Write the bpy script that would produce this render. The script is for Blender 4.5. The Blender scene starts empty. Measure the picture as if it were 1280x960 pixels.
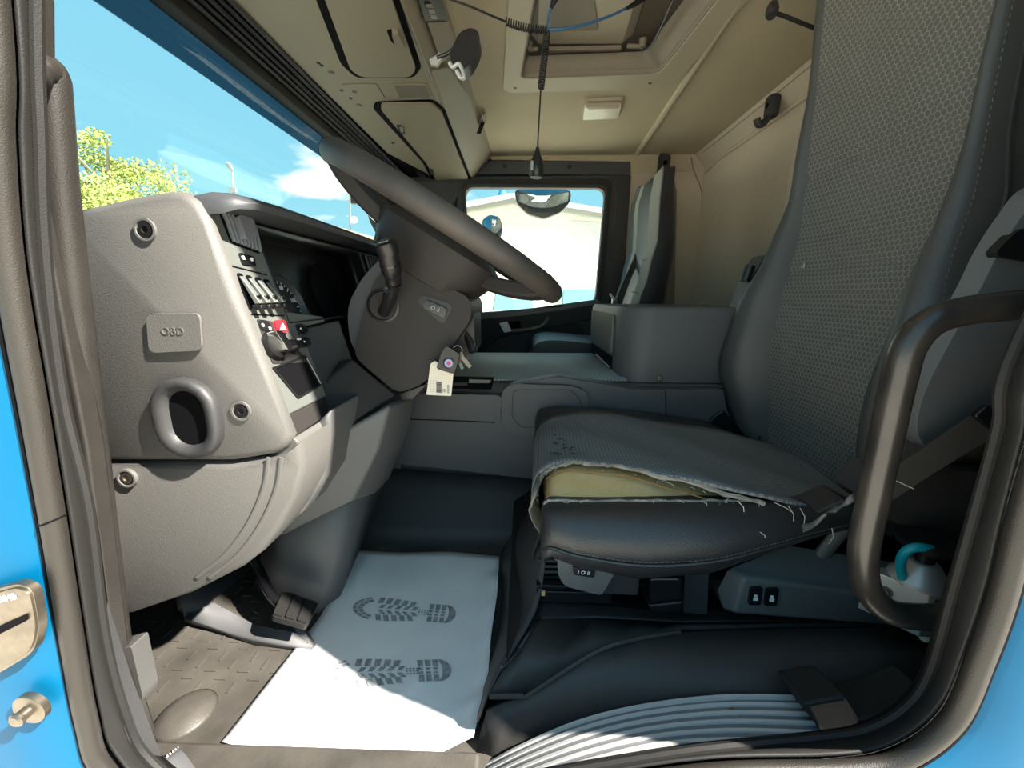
import bpy, bmesh, math, random
from mathutils import Vector as V, Matrix, Quaternion
from mathutils.geometry import tessellate_polygon
random.seed(4)
C = bpy.context.scene.collection
PI = math.pi

# ---------------------------------------------------------------- camera
FPX = 490.0
PITCH = math.atan(110/FPX)
YAW = math.atan(15/FPX*math.cos(PITCH))
cam_d = bpy.data.cameras.new('camera'); cam = bpy.data.objects.new('camera', cam_d); C.objects.link(cam)
cam_d.sensor_fit = 'HORIZONTAL'; cam_d.sensor_width = 36.0; cam_d.lens = FPX/1280*36.0
cam_d.clip_start = 0.02; cam_d.clip_end = 500
cam.location = (0, 0, 0)
cam.rotation_euler = (PI/2 - PITCH, 0, YAW)
bpy.context.scene.camera = cam
_c, _s, _cy, _sy = math.cos(PITCH), math.sin(PITCH), math.cos(YAW), math.sin(YAW)
CF = V((-_sy*_c, _cy*_c, -_s)); CR = V((_cy, _sy, 0)); CU = V((-_sy*_s, _cy*_s, _c))

# ---------------------------------------------------------------- view, sky, sun
sc = bpy.context.scene
sc.view_settings.view_transform = 'Standard'; sc.view_settings.look = 'None'
sc.view_settings.gamma = 1.0; sc.view_settings.use_curve_mapping = False
sc.view_settings.exposure = 0.78
sun_d = bpy.data.lights.new('sun', 'SUN'); sun_d.energy = 12.5; sun_d.angle = math.radians(0.9); sun_d.color = (1.0, 0.93, 0.82)
sun = bpy.data.objects.new('sun', sun_d); C.objects.link(sun)
SUN_DIR = V((-2.7, 1.0, -2.6)).normalized()          # where the light travels
sun.rotation_euler = SUN_DIR.to_track_quat('-Z', 'Y').to_euler()
sun.location = (8, -3, 8)

def make_world():
    w = bpy.data.worlds.new('sky'); sc.world = w; w.use_nodes = True
    nt = w.node_tree; N = nt.nodes; L = nt.links; N.clear()
    out = N.new('ShaderNodeOutputWorld'); bg = N.new('ShaderNodeBackground')
    tc = N.new('ShaderNodeTexCoord'); sep = N.new('ShaderNodeSeparateXYZ')
    L.new(tc.outputs['Generated'], sep.inputs[0])
    rp = N.new('ShaderNodeValToRGB'); L.new(sep.outputs['Z'], rp.inputs[0])
    e = rp.color_ramp.elements
    e[0].position = 0.0; e[0].color = (0.44, 0.70, 0.74, 1)
    e[1].position = 0.75; e[1].color = (0.21, 0.46, 0.68, 1)
    k = e.new(0.22); k.color = (0.26, 0.56, 0.70, 1)
    # clouds: noise on the direction flattened towards the horizon
    add = N.new('ShaderNodeMath'); add.operation = 'ADD'; add.inputs[1].default_value = 0.18
    L.new(sep.outputs['Z'], add.inputs[0])
    dv = N.new('ShaderNodeVectorMath'); dv.operation = 'DIVIDE'
    cb = N.new('ShaderNodeCombineXYZ')
    for i in range(3): L.new(add.outputs[0], cb.inputs[i])
    L.new(tc.outputs['Generated'], dv.inputs[0]); L.new(cb.outputs[0], dv.inputs[1])
    mp = N.new('ShaderNodeMapping'); mp.inputs['Location'].default_value = CLOUD_OFFSET
    L.new(dv.outputs[0], mp.inputs[0])
    nz = N.new('ShaderNodeTexNoise'); nz.inputs['Scale'].default_value = 2.6; nz.inputs['Detail'].default_value = 9; nz.inputs['Roughness'].default_value = 0.52
    L.new(mp.outputs[0], nz.inputs['Vector'])
    tot = nz.outputs[0]
    for (px, py, hx, hz, amp) in CLOUDS:      # the cumulus bank low over the windscreen
        d0 = (CF*FPX + CR*(px-640) + CU*(480-py)).normalized()
        sb = N.new('ShaderNodeVectorMath'); sb.operation = 'SUBTRACT'; L.new(tc.outputs['Generated'], sb.inputs[0]); sb.inputs[1].default_value = d0
        sl = N.new('ShaderNodeVectorMath'); sl.operation = 'MULTIPLY'; L.new(sb.outputs[0], sl.inputs[0]); sl.inputs[1].default_value = (1/hx, 1/hx, 1/hz)
        ln = N.new('ShaderNodeVectorMath'); ln.operation = 'LENGTH'; L.new(sl.outputs[0], ln.inputs[0])
        mr = N.new('ShaderNodeMapRange'); mr.inputs[1].default_value = 0; mr.inputs[2].default_value = 1; mr.inputs[3].default_value = amp; mr.inputs[4].default_value = 0
        L.new(ln.outputs['Value'], mr.inputs[0])
        ad = N.new('ShaderNodeMath'); ad.operation = 'ADD'; L.new(tot, ad.inputs[0]); L.new(mr.outputs[0], ad.inputs[1]); tot = ad.outputs[0]
    cr = N.new('ShaderNodeValToRGB'); L.new(tot, cr.inputs[0])
    cr.color_ramp.elements[0].position = 0.585; cr.color_ramp.elements[1].position = 0.70
    mx = N.new('ShaderNodeMixRGB'); L.new(cr.outputs[0], mx.inputs[0]); L.new(rp.outputs[0], mx.inputs[1])
    mx.inputs[2].default_value = (0.98, 0.93, 0.84, 1)
    L.new(mx.outputs[0], bg.inputs[0]); bg.inputs[1].default_value = 0.95
    L.new(bg.outputs[0], out.inputs[0])
CLOUDS = ((335, 232, 0.14, 0.040, 0.22), (392, 216, 0.10, 0.045, 0.23), (400, 238, 0.10, 0.03, 0.18), (462, 240, 0.08, 0.04, 0.19))
CLOUD_OFFSET = (3.7, 1.9, 0.0)
make_world()
sc.cycles.diffuse_bounces = 8; sc.cycles.max_bounces = 16

# ---------------------------------------------------------------- helpers: pixel rays, tagging
def ray(px, py): return CF*FPX + CR*(px-640) + CU*(480-py)
def P(px, py, y): d = ray(px, py); return d*(y/d.y)
def Px(px, py, x): d = ray(px, py); return d*(x/d.x)
def Pz(px, py, z): d = ray(px, py); return d*(z/d.z)
def PY(y, *pts): return [P(a, b, y) for a, b in pts]
def PX(x, *pts): return [Px(a, b, x) for a, b in pts]
def PZ(z, *pts): return [Pz(a, b, z) for a, b in pts]

def tag(o, label=None, cat=None, group=None, kind=None):
    if label: o['label'] = label
    if cat: o['category'] = cat
    if group: o['group'] = group
    if kind: o['kind'] = kind
    return o
def thing(name, label, cat, loc, group=None):
    o = bpy.data.objects.new(name, None); C.objects.link(o); o.location = loc; o.empty_display_size = 0.05
    return tag(o, label, cat, group)
def struct(name):
    o = bpy.data.objects.new(name, None); C.objects.link(o); o.empty_display_size = 0.05
    o['kind'] = 'structure'; return o
def copy_tree(o, parent=None):
    c = o.copy(); C.objects.link(c)
    if parent: c.parent = parent
    for ch in [k for k in bpy.data.objects if k.parent == o]: copy_tree(ch, c)
    return c

# ---------------------------------------------------------------- geometry helpers
def rounded(pts, r, n=5):
    pts = [V(p) for p in pts]; out = []
    N = len(pts)
    rs = r if isinstance(r, (list, tuple)) else [r]*N
    for i, p in enumerate(pts):
        a, b = pts[i-1], pts[(i+1) % N]; rr = rs[i]
        if rr <= 0: out.append(p); continue
        la, lb = (a-p).length, (b-p).length
        q = min(rr, la*0.49, lb*0.49)
        p0 = p + (a-p).normalized()*q; p1 = p + (b-p).normalized()*q
        for k in range(n+1):
            t = k/n; out.append(p0*(1-t)**2 + p*2*t*(1-t) + p1*t*t)
    return out
def spline(pts, n=6, closed=False):
    pts = [V(p) for p in pts]; out = []; N = len(pts)
    segs = N if closed else N-1
    for i in range(segs):
        if closed: a, b, c, d = pts[i-1], pts[i], pts[(i+1) % N], pts[(i+2) % N]
        else:
            b, c = pts[i], pts[i+1]; a = pts[i-1] if i else b*2-c; d = pts[i+2] if i+2 < N else c*2-b
        for k in range(n):
            t = k/n
            out.append(0.5*((2*b) + (c-a)*t + (2*a-5*b+4*c-d)*t*t + (3*b-a-3*c+d)*t**3))
    if not closed: out.append(pts[-1])
    return out
def pnormal(pts):
    n = V((0, 0, 0))
    for i in range(len(pts)):
        a, b = pts[i], pts[(i+1) % len(pts)]
        n += V(((a.y-b.y)*(a.z+b.z), (a.z-b.z)*(a.x+b.x), (a.x-b.x)*(a.y+b.y)))
    return n.normalized()
def smooth01(t): t = max(0, min(1, t)); return t*t*(3-2*t)
def lerp(tab, t):
    if t <= tab[0][0]: return tab[0][1]
    for (a, va), (b, vb) in zip(tab, tab[1:]):
        if t <= b:
            s = smooth01((t-a)/(b-a)); 
            return va + (vb-va)*s
    return tab[-1][1]

class MB:
    def __init__(s): s.bm = bmesh.new(); s.uv = s.bm.loops.layers.uv.new('UVMap')
    def face(s, vs):
        try: return s.bm.faces.new(vs)
        except ValueError: return None
    def prism(s, pts, vec, vec2=None):
        """solid between polygon pts (+vec2) and pts+vec"""
        vec = V(vec); pts = [V(p) for p in pts]
        if vec2 is not None: pts = [p+V(vec2) for p in pts]; vec = vec - V(vec2)
        a = [s.bm.verts.new(p) for p in pts]; b = [s.bm.verts.new(p+vec) for p in pts]
        s.cap(a); s.cap(b[::-1])
        for i in range(len(a)): s.face([a[i-1], a[i], b[i], b[i-1]])
        return s
    def cap(s, vs):
        if len(vs) <= 4: s.face(vs); return
        for t in tessellate_polygon([[v.co for v in vs]]): s.face([vs[i] for i in t])
    def frustum(s, pts, pts2):
        return s.loft([[V(p) for p in pts], [V(p) for p in pts2]])
    def loft(s, rings, closed=True, caps=True, uv=False):
        R = [[s.bm.verts.new(p) for p in r] for r in rings]
        n = len(R[0]); v0 = 0
        for j in range(len(R)-1):
            u0 = 0; dv = (R[j+1][n//2].co-R[j][n//2].co).length
            for i in range(n if closed else n-1):
                k = (i+1) % n
                f = s.face([R[j][i], R[j][k], R[j+1][k], R[j+1][i]])
                du = (R[j][k].co-R[j][i].co).length
                if f and uv:
                    for l, c in zip(f.loops, ((u0, v0), (u0+du, v0), (u0+du, v0+dv), (u0, v0+dv))): l[s.uv].uv = c
                u0 += du
            v0 += dv
        if caps and closed: s.cap(R[0][::-1]); s.cap(R[-1])
        return s
    def box(s, c, size, rot=None):
        c = V(c); h = V(size)/2; M = rot or Matrix.Identity(3)
        vs = [s.bm.verts.new(c + M @ V((x*h.x, y*h.y, z*h.z))) for x in (-1, 1) for y in (-1, 1) for z in (-1, 1)]
        for f in ((0,1,3,2), (4,6,7,5), (0,4,5,1), (2,3,7,6), (0,2,6,4), (1,5,7,3)): s.face([vs[i] for i in f])
        return s
    def bbox(s, a, b): a, b = V(a), V(b); return s.box((a+b)/2, [abs(q) for q in b-a])
    def tube(s, pts, r, n=10, closed=False, flat=None):
        """round (or flattened: flat=(direction, ratio)) sweep; uv in metres along"""
        pts = [V(p) for p in pts]; N = len(pts)
        rs = r if isinstance(r, (list, tuple)) else [r]*N
        T = [((pts[(i+1) % N] if closed or i < N-1 else pts[i]) - (pts[i-1] if closed or i else pts[i])).normalized() for i in range(N)]
        u = T[0].orthogonal().normalized(); rings = []
        for i in range(N):
            u = (u - T[i]*u.dot(T[i])); 
            if u.length < 1e-6: u = T[i].orthogonal()
            u.normalize(); w = T[i].cross(u)
            ring = []
            for k in range(n):
                a = 2*PI*k/n; off = u*math.cos(a)*rs[i] + w*math.sin(a)*rs[i]
                if flat: d = V(flat[0]).normalized(); off -= d*off.dot(d)*(1-flat[1])
                ring.append(pts[i]+off)
            rings.append(ring)
        if closed: rings.append(rings[0]); return s.loft(rings, caps=False, uv=True)
        return s.loft(rings, uv=True)
    def strap(s, pts, width_dirs, w, th):
        rings = []
        pts = [V(p) for p in pts]
        for i, p in enumerate(pts):
            d = V(width_dirs[i] if isinstance(width_dirs, list) else width_dirs).normalized()
            t = (pts[min(i+1, len(pts)-1)]-pts[max(i-1, 0)]).normalized()
            nn = t.cross(d).normalized()
            rings.append([p+d*w/2+nn*th/2, p-d*w/2+nn*th/2, p-d*w/2-nn*th/2, p+d*w/2-nn*th/2])
        return s.loft(rings, uv=True)
    def lathe(s, c, axis, prof, n=20):
        c = V(c); ax = V(axis).normalized(); u = ax.orthogonal().normalized(); w = ax.cross(u)
        rings = [[c + ax*h + (u*math.cos(2*PI*k/n)+w*math.sin(2*PI*k/n))*max(r, 1e-5) for k in range(n)] for r, h in prof]
        return s.loft(rings)
    def grid(s, rows, uv=True, uvscale=None):
        R = [[s.bm.verts.new(p) for p in r] for r in rows]
        m = len(R[0])
        us = []
        for r in R:
            a = [0.0]
            for i in range(1, m): a.append(a[-1]+(r[i].co-r[i-1].co).length)
            mid = a[-1]/2; us.append([q-mid for q in a])
        vs = [0.0]
        for j in range(1, len(R)): vs.append(vs[-1]+(R[j][m//2].co-R[j-1][m//2].co).length)
        for j in range(len(R)-1):
            for i in range(m-1):
                f = s.face([R[j][i], R[j][i+1], R[j+1][i+1], R[j+1][i]])
                if f:
                    for l, (jj, ii) in zip(f.loops, ((j, i), (j, i+1), (j+1, i+1), (j+1, i))): l[s.uv].uv = (us[jj][ii], vs[jj])
        return s
    def build(s, name, mat, parent=None, bevel=0, seg=2, subsurf=0, solid=0, sharp=38, recalc=True, offset=-1):
        bm = s.bm
        bmesh.ops.remove_doubles(bm, verts=bm.verts, dist=1e-6)
        if recalc: bmesh.ops.recalc_face_normals(bm, faces=bm.faces)
        for f in bm.faces: f.smooth = True
        if sharp and not bevel and not subsurf:
            lim = math.radians(sharp)
            for e in bm.edges:
                if len(e.link_faces) == 2 and e.calc_face_angle(0) > lim: e.smooth = False
        me = bpy.data.meshes.new(name); bm.to_mesh(me); bm.free()
        for m in (mat if isinstance(mat, list) else [mat]): me.materials.append(m)
        o = bpy.data.objects.new(name, me); C.objects.link(o)
        if solid: 
            md = o.modifiers.new('solid', 'SOLIDIFY'); md.thickness = solid; md.offset = offset
        if bevel:
            md = o.modifiers.new('bevel', 'BEVEL'); md.width = bevel; md.segments = seg; md.limit_method = 'ANGLE'
            md.angle_limit = math.radians(35); md.harden_normals = True
        if subsurf:
            md = o.modifiers.new('sub', 'SUBSURF'); md.levels = subsurf; md.render_levels = subsurf
        if parent: attach(o, parent)
        return o
def attach(o, parent):
    """parent without moving: meshes are modelled in place, only things have an origin of their own"""
    o.parent = parent
    o.matrix_parent_inverse = Matrix.Translation(-parent.location) if parent.type == 'EMPTY' else Matrix.Identity(4)

class Frame:
    """a plane in the scene on which details are laid out"""
    def __init__(s, o, n, up=(0, 0, 1)):
        s.o = V(o); s.n = V(n).normalized(); up = V(up)
        s.v = (up - s.n*up.dot(s.n)).normalized(); s.u = s.v.cross(s.n)
    @staticmethod
    def of(a, b, c, toward=(0, 0, 0)):
        a, b, c = V(a), V(b), V(c); n = (b-a).cross(c-a).normalized()
        if n.dot(V(toward)-a) < 0: n = -n
        return Frame(a, n, b-a)
    def at(s, px, py, h=0):
        d = ray(px, py); t = s.o.dot(s.n)/d.dot(s.n); return d*t + s.n*h
    def pts(s, *pp): return [s.at(*p) for p in pp]
    def plate(s, poly, h0, h1, r=0, n=5, mb=None):
        mb = mb or MB(); q = s.pts(*poly)
        if r: q = rounded(q, r, n)
        return mb.prism(q, s.n*h1, s.n*h0)
    def rect(s, px, py, w, h, h0, h1, r=0, ang=0, mb=None):
        mb = mb or MB(); c = s.at(px, py); ca, sa = math.cos(ang), math.sin(ang)
        u = s.u*ca + s.v*sa; v = s.v*ca - s.u*sa
        q = [c-u*w/2-v*h/2, c+u*w/2-v*h/2, c+u*w/2+v*h/2, c-u*w/2+v*h/2]
        if r: q = rounded(q, r, 4)
        return mb.prism(q, s.n*h1, s.n*h0)
    def disc(s, px, py, prof, n=20, mb=None):
        return (mb or MB()).lathe(s.at(px, py), s.n, prof, n)

def text(name, body, size, at, u, v, mat, parent, depth=0.0004, align='CENTER'):
    cu = bpy.data.curves.new(name, 'FONT'); cu.body = body; cu.size = size; cu.extrude = depth; cu.align_x = align; cu.align_y = 'CENTER'
    cu.resolution_u = 2
    tmp = bpy.data.objects.new(name, cu); C.objects.link(tmp)
    dg = bpy.context.evaluated_depsgraph_get(); me = bpy.data.meshes.new_from_object(tmp.evaluated_get(dg)); bpy.data.objects.remove(tmp)
    u, v = V(u).normalized(), V(v); v = (v-u*v.dot(u)).normalized(); n = u.cross(v)
    M = Matrix((( u.x, v.x, n.x, at[0]), (u.y, v.y, n.y, at[1]), (u.z, v.z, n.z, at[2]), (0, 0, 0, 1)))
    me.transform(M); me.materials.clear(); me.materials.append(mat); me.name = name
    o = bpy.data.objects.new(name, me); C.objects.link(o); attach(o, parent); return o

# ---------------------------------------------------------------- materials
def mat(name, col, rough=0.6, metal=0.0, grain=0.0, gscale=900, spec=0.5, var=0.0, vscale=6, coat=0.0, col2=None, wave=None):
    m = bpy.data.materials.new(name); m.use_nodes = True
    nt = m.node_tree; N = nt.nodes; L = nt.links; b = N['Principled BSDF']
    b.inputs['Base Color'].default_value = (*col, 1); b.inputs['Roughness'].default_value = rough
    b.inputs['Metallic'].default_value = metal; b.inputs['Specular IOR Level'].default_value = spec
    b.inputs['Coat Weight'].default_value = coat; b.inputs['Coat Roughness'].default_value = 0.08
    tc = N.new('ShaderNodeTexCoord')
    if var or col2:
        nz = N.new('ShaderNodeTexNoise'); nz.inputs['Scale'].default_value = vscale; nz.inputs['Detail'].default_value = 6
        L.new(tc.outputs['Object'], nz.inputs['Vector'])
        rp = N.new('ShaderNodeValToRGB'); L.new(nz.outputs[0], rp.inputs[0])
        rp.color_ramp.elements[0].position = 0.35; rp.color_ramp.elements[1].position = 0.68
        c2 = col2 or tuple(c*(1+var) for c in col)
        rp.color_ramp.elements[0].color = (*[c*(1-var) for c in col], 1); rp.color_ramp.elements[1].color = (*c2, 1)
        L.new(rp.outputs[0], b.inputs['Base Color'])
    if grain or wave:
        bp = N.new('ShaderNodeBump'); bp.inputs['Distance'].default_value = 0.001
        if wave:
            wv = N.new('ShaderNodeTexWave'); wv.bands_direction = wave[0]; wv.inputs['Scale'].default_value = wave[1]
            L.new(tc.outputs['UV'], wv.inputs['Vector']); L.new(wv.outputs['Fac'], bp.inputs['Height']); bp.inputs['Strength'].default_value = wave[2]
        else:
            vo = N.new('ShaderNodeTexNoise'); vo.inputs['Scale'].default_value = gscale; vo.inputs['Detail'].default_value = 2
            L.new(tc.outputs['Object'], vo.inputs['Vector']); L.new(vo.outputs[0], bp.inputs['Height']); bp.inputs['Strength'].default_value = grain
        L.new(bp.outputs[0], b.inputs['Normal'])
    return m
def hexmat(name, base, line, cell, rough=0.85, stretch=1.0, lw=0.09):
    """woven fabric with a honeycomb of pale threads, laid out in UV metres"""
    m = mat(name, base, rough, spec=0.25); nt = m.node_tree; N = nt.nodes; L = nt.links; b = N['Principled BSDF']
    tc = N.new('ShaderNodeTexCoord')
    mp = N.new('ShaderNodeMapping'); mp.inputs['Scale'].default_value = (1/cell, 1/cell*stretch, 0); mp.inputs['Location'].default_value = (50, 50, 0)
    L.new(tc.outputs['UV'], mp.inputs[0])
    def vm(op, a, bv):
        n = N.new('ShaderNodeVectorMath'); n.operation = op; L.new(a, n.inputs[0])
        if bv is not None:
            if isinstance(bv, tuple): n.inputs[1].default_value = bv
            else: L.new(bv, n.inputs[1])
        return n
    s3 = math.sqrt(3)
    ma = vm('SUBTRACT', vm('MODULO', mp.outputs[0], (1, s3, 1)).outputs[0], (0.5, s3/2, 0))
    sh = vm('SUBTRACT', mp.outputs[0], (0.5, s3/2, 0))
    mb_ = vm('SUBTRACT', vm('MODULO', sh.outputs[0], (1, s3, 1)).outputs[0], (0.5, s3/2, 0))
    def flat(o): return vm('MULTIPLY', o, (1, 1, 0))
    ma, mb_ = flat(ma.outputs[0]), flat(mb_.outputs[0])
    la = N.new('ShaderNodeVectorMath'); la.operation = 'LENGTH'; L.new(ma.outputs[0], la.inputs[0])
    lb = N.new('ShaderNodeVectorMath'); lb.operation = 'LENGTH'; L.new(mb_.outputs[0], lb.inputs[0])
    lt = N.new('ShaderNodeMath'); lt.operation = 'LESS_THAN'; L.new(la.outputs['Value'], lt.inputs[0]); L.new(lb.outputs['Value'], lt.inputs[1])
    mx = N.new('ShaderNodeMix'); mx.data_type = 'VECTOR'; L.new(lt.outputs[0], mx.inputs[0]); L.new(mb_.outputs[0], mx.inputs[4]); L.new(ma.outputs[0], mx.inputs[5])
    ab = vm('ABSOLUTE', mx.outputs[1], None)
    dt = N.new('ShaderNodeVectorMath'); dt.operation = 'DOT_PRODUCT'; L.new(ab.outputs[0], dt.inputs[0]); dt.inputs[1].default_value = (0.5, s3/2, 0)
    sp = N.new('ShaderNodeSeparateXYZ'); L.new(ab.outputs[0], sp.inputs[0])
    mxx = N.new('ShaderNodeMath'); mxx.operation = 'MAXIMUM'; L.new(dt.outputs['Value'], mxx.inputs[0]); L.new(sp.outputs['X'], mxx.inputs[1])
    mr = N.new('ShaderNodeMapRange'); mr.inputs[1].default_value = 0.5-lw*1.6; mr.inputs[2].default_value = 0.5-lw*0.4; L.new(mxx.outputs[0], mr.inputs[0])
    nz = N.new('ShaderNodeTexNoise'); nz.inputs['Scale'].default_value = 9; nz.inputs['Detail'].default_value = 5; L.new(tc.outputs['Object'], nz.inputs['Vector'])
    dk = N.new('ShaderNodeMixRGB'); dk.inputs[1].default_value = (*[c*0.85 for c in base], 1); dk.inputs[2].default_value = (*[c*1.15 for c in base], 1); L.new(nz.outputs[0], dk.inputs[0])
    mc = N.new('ShaderNodeMixRGB'); L.new(mr.outputs[0], mc.inputs[0]); L.new(dk.outputs[0], mc.inputs[1]); mc.inputs[2].default_value = (*line, 1)
    L.new(mc.outputs[0], b.inputs['Base Color'])
    bp = N.new('ShaderNodeBump'); bp.inputs['Distance'].default_value = 0.0008; bp.inputs['Strength'].default_value = 0.5; L.new(mr.outputs[0], bp.inputs['Height']); L.new(bp.outputs[0], b.inputs['Normal'])
    return m
def glassmat(name, tint=(0.9, 0.97, 0.96), refl=0.06):
    m = bpy.data.materials.new(name); m.use_nodes = True; nt = m.node_tree; N = nt.nodes; L = nt.links
    N.remove(N['Principled BSDF']); o = N['Material Output']
    t = N.new('ShaderNodeBsdfTransparent'); t.inputs[0].default_value = (*tint, 1)
    g = N.new('ShaderNodeBsdfGlossy'); g.inputs['Roughness'].default_value = 0.02
    mx = N.new('ShaderNodeMixShader'); mx.inputs[0].default_value = refl
    L.new(t.outputs[0], mx.inputs[1]); L.new(g.outputs[0], mx.inputs[2]); L.new(mx.outputs[0], o.inputs[0]); return m

GREY = mat('dash_grey_plastic', (0.112, 0.108, 0.102), 0.55, grain=0.5, gscale=700)
GREY2 = mat('lower_grey_plastic', (0.115, 0.115, 0.115), 0.55, grain=0.5, gscale=700)
FASCIA = mat('fascia_grey_plastic', (0.12, 0.128, 0.12), 0.45, grain=0.25)
TUNNEL = mat('tunnel_grey_plastic', (0.092, 0.093, 0.098), 0.5, grain=0.35, gscale=600)
BROWN = mat('column_grey_plastic', (0.033, 0.030, 0.0285), 0.55, spec=0.22, grain=0.4, gscale=800)
DARK = mat('dark_plastic', (0.034, 0.034, 0.036), 0.5, grain=0.3)
DARKTOP = mat('dash_top_plastic', (0.055, 0.058, 0.064), 0.45, grain=0.3)
BLACK = mat('black_plastic', (0.010, 0.010, 0.011), 0.38)
GLOSS = mat('gloss_black', (0.008, 0.008, 0.010), 0.12, spec=0.6)
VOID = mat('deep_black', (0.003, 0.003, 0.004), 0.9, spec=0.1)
RUBBER = mat('black_rubber', (0.013, 0.0125, 0.012), 0.62, grain=0.3)
SEAL = mat('ribbed_rubber', (0.016, 0.0145, 0.013), 0.6, wave=('Y', 150, 1.0))
TRIM = mat('pillar_edge_plastic', (0.024, 0.0208, 0.0175), 0.48, grain=0.4, gscale=900, var=0.15)
RAILM = mat('rail_plastic', (0.024, 0.0215, 0.019), 0.42, grain=0.35, gscale=800, var=0.12, vscale=20)
LEATHER = mat('black_leather', (0.028, 0.028, 0.030), 0.33, grain=0.6, gscale=420, spec=0.6)
LEATHER2 = mat('grey_leather', (0.055, 0.057, 0.056), 0.42, grain=0.55, gscale=420, spec=0.55)
FABRIC = hexmat('honeycomb_fabric', (0.125, 0.125, 0.118), (0.25, 0.243, 0.222), 0.0112, lw=0.075)
FABRIC2 = hexmat('cushion_fabric', (0.15, 0.155, 0.155), (0.26, 0.265, 0.26), 0.0085, lw=0.11)
FABRIC3 = mat('passenger_fabric', (0.34, 0.34, 0.30), 0.85, grain=0.4, gscale=600)
MATTOP = hexmat('tunnel_mat_fabric', (0.22, 0.27, 0.275), (0.44, 0.50, 0.50), 0.011, rough=0.5, lw=0.13)
FOAM = mat('yellow_foam', (0.82, 0.54, 0.23), 0.9, grain=0.8, gscale=300, col2=(0.88, 0.64, 0.33), var=0.08, vscale=14)
THREAD = mat('frayed_thread', (0.55, 0.52, 0.46), 0.9)
FRAY = mat('frayed_backing', (0.30, 0.275, 0.235), 0.9, grain=0.8, gscale=250, var=0.3, vscale=40)
HEAD = mat('headliner_beige', (0.50, 0.42, 0.29), 0.85, grain=0.25, gscale=500, var=0.03)
HEADR = mat('rear_wall_beige', (0.55, 0.465, 0.365), 0.85, grain=0.3, gscale=500, var=0.03, vscale=60)
CONS = mat('overhead_beige', (0.25, 0.212, 0.148), 0.55, grain=0.25, gscale=700)
CONSD = mat('overhead_side_beige', (0.24, 0.20, 0.148), 0.55, grain=0.25, gscale=700)
HATCHM = mat('hatch_beige', (0.46, 0.395, 0.285), 0.55)
HATCHD = mat('hatch_taupe', (0.24, 0.20, 0.152), 0.6)
FLOORM = mat('floor_rubber', (0.055, 0.050, 0.044), 0.5, grain=0.4, gscale=300, col2=(0.085, 0.078, 0.068), var=0.2, vscale=10)
PEDM = mat('seat_box_plastic', (0.048, 0.046, 0.045), 0.5, spec=0.35, grain=0.35, gscale=700)
ALU = mat('brushed_aluminium', (0.70, 0.70, 0.68), 0.42, metal=0.25)
ALUG = mat('grooved_aluminium', (0.20, 0.205, 0.22), 0.5, metal=0.2)
ALUD = mat('valve_aluminium', (0.62, 0.62, 0.60), 0.42, metal=0.7)
STEEL = mat('dull_steel', (0.22, 0.19, 0.15), 0.38, metal=0.9, var=0.2, vscale=60)
CHROME = mat('chrome', (0.75, 0.75, 0.74), 0.15, metal=1.0)
BLUE = mat('blue_paint', (0.0, 0.105, 0.23), 0.45, coat=0.0, spec=0.15)
PAPER = mat('mat_paper', (0.84, 0.85, 0.84), 0.8, grain=0.35, gscale=60, col2=(0.88, 0.88, 0.86), var=0.03, vscale=12)
PRINT = mat('print_grey', (0.27, 0.28, 0.29), 0.85, col2=(0.42, 0.43, 0.44), var=0.2, vscale=120)
RED = mat('red_switch', (0.62, 0.02, 0.03), 0.35)
WHITE = mat('white_mark', (0.78, 0.78, 0.76), 0.6)
SPEAKER = mat('speaker_taupe', (0.15, 0.125, 0.095), 0.8, grain=0.5, gscale=900)
STITCH = mat('stitch_grey', (0.15, 0.148, 0.14), 0.8)
SLAT = mat('vent_slat_plastic', (0.17, 0.18, 0.20), 0.45)
SHELL = mat('seat_shell_plastic', (0.125, 0.132, 0.138), 0.45, grain=0.3, gscale=700)
GREYMARK = mat('grey_mark', (0.30, 0.29, 0.27), 0.6)
TEAL = mat('teal_hose', (0.0, 0.33, 0.42), 0.35)
BLUECABLE = mat('blue_cable', (0.035, 0.12, 0.26), 0.45)
CARD = mat('card_beige', (0.72, 0.66, 0.55), 0.7)
MIRROR = mat('mirror_glass', (0.92, 0.93, 0.92), 0.02, metal=1.0)
BRACK = mat('bracket_plastic', (0.062, 0.061, 0.060), 0.5, grain=0.3)
BARK = mat('bark', (0.30, 0.27, 0.22), 0.9)
LEAF = mat('birch_leaf', (0.36, 0.40, 0.10), 0.7, var=0.35, vscale=2)
PLASTERW = mat('pale_render', (0.80, 0.73, 0.65), 0.9, var=0.05, vscale=0.6)
ROOFG = mat('grey_roof', (0.42, 0.43, 0.42), 0.7)
PLASTERY = mat('yellow_render', (0.62, 0.44, 0.22), 0.9)
TILE = mat('clay_roof', (0.55, 0.42, 0.32), 0.8)
CONCRETE = mat('yard_concrete', (0.72, 0.65, 0.545), 0.9, var=0.1, vscale=0.8)
GLASS = glassmat('clear_glass'); TINT = glassmat('tint_band', (0.20, 0.28, 0.32), 0.04)
LENS = mat('lamp_lens', (0.78, 0.72, 0.58), 0.3)
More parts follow.
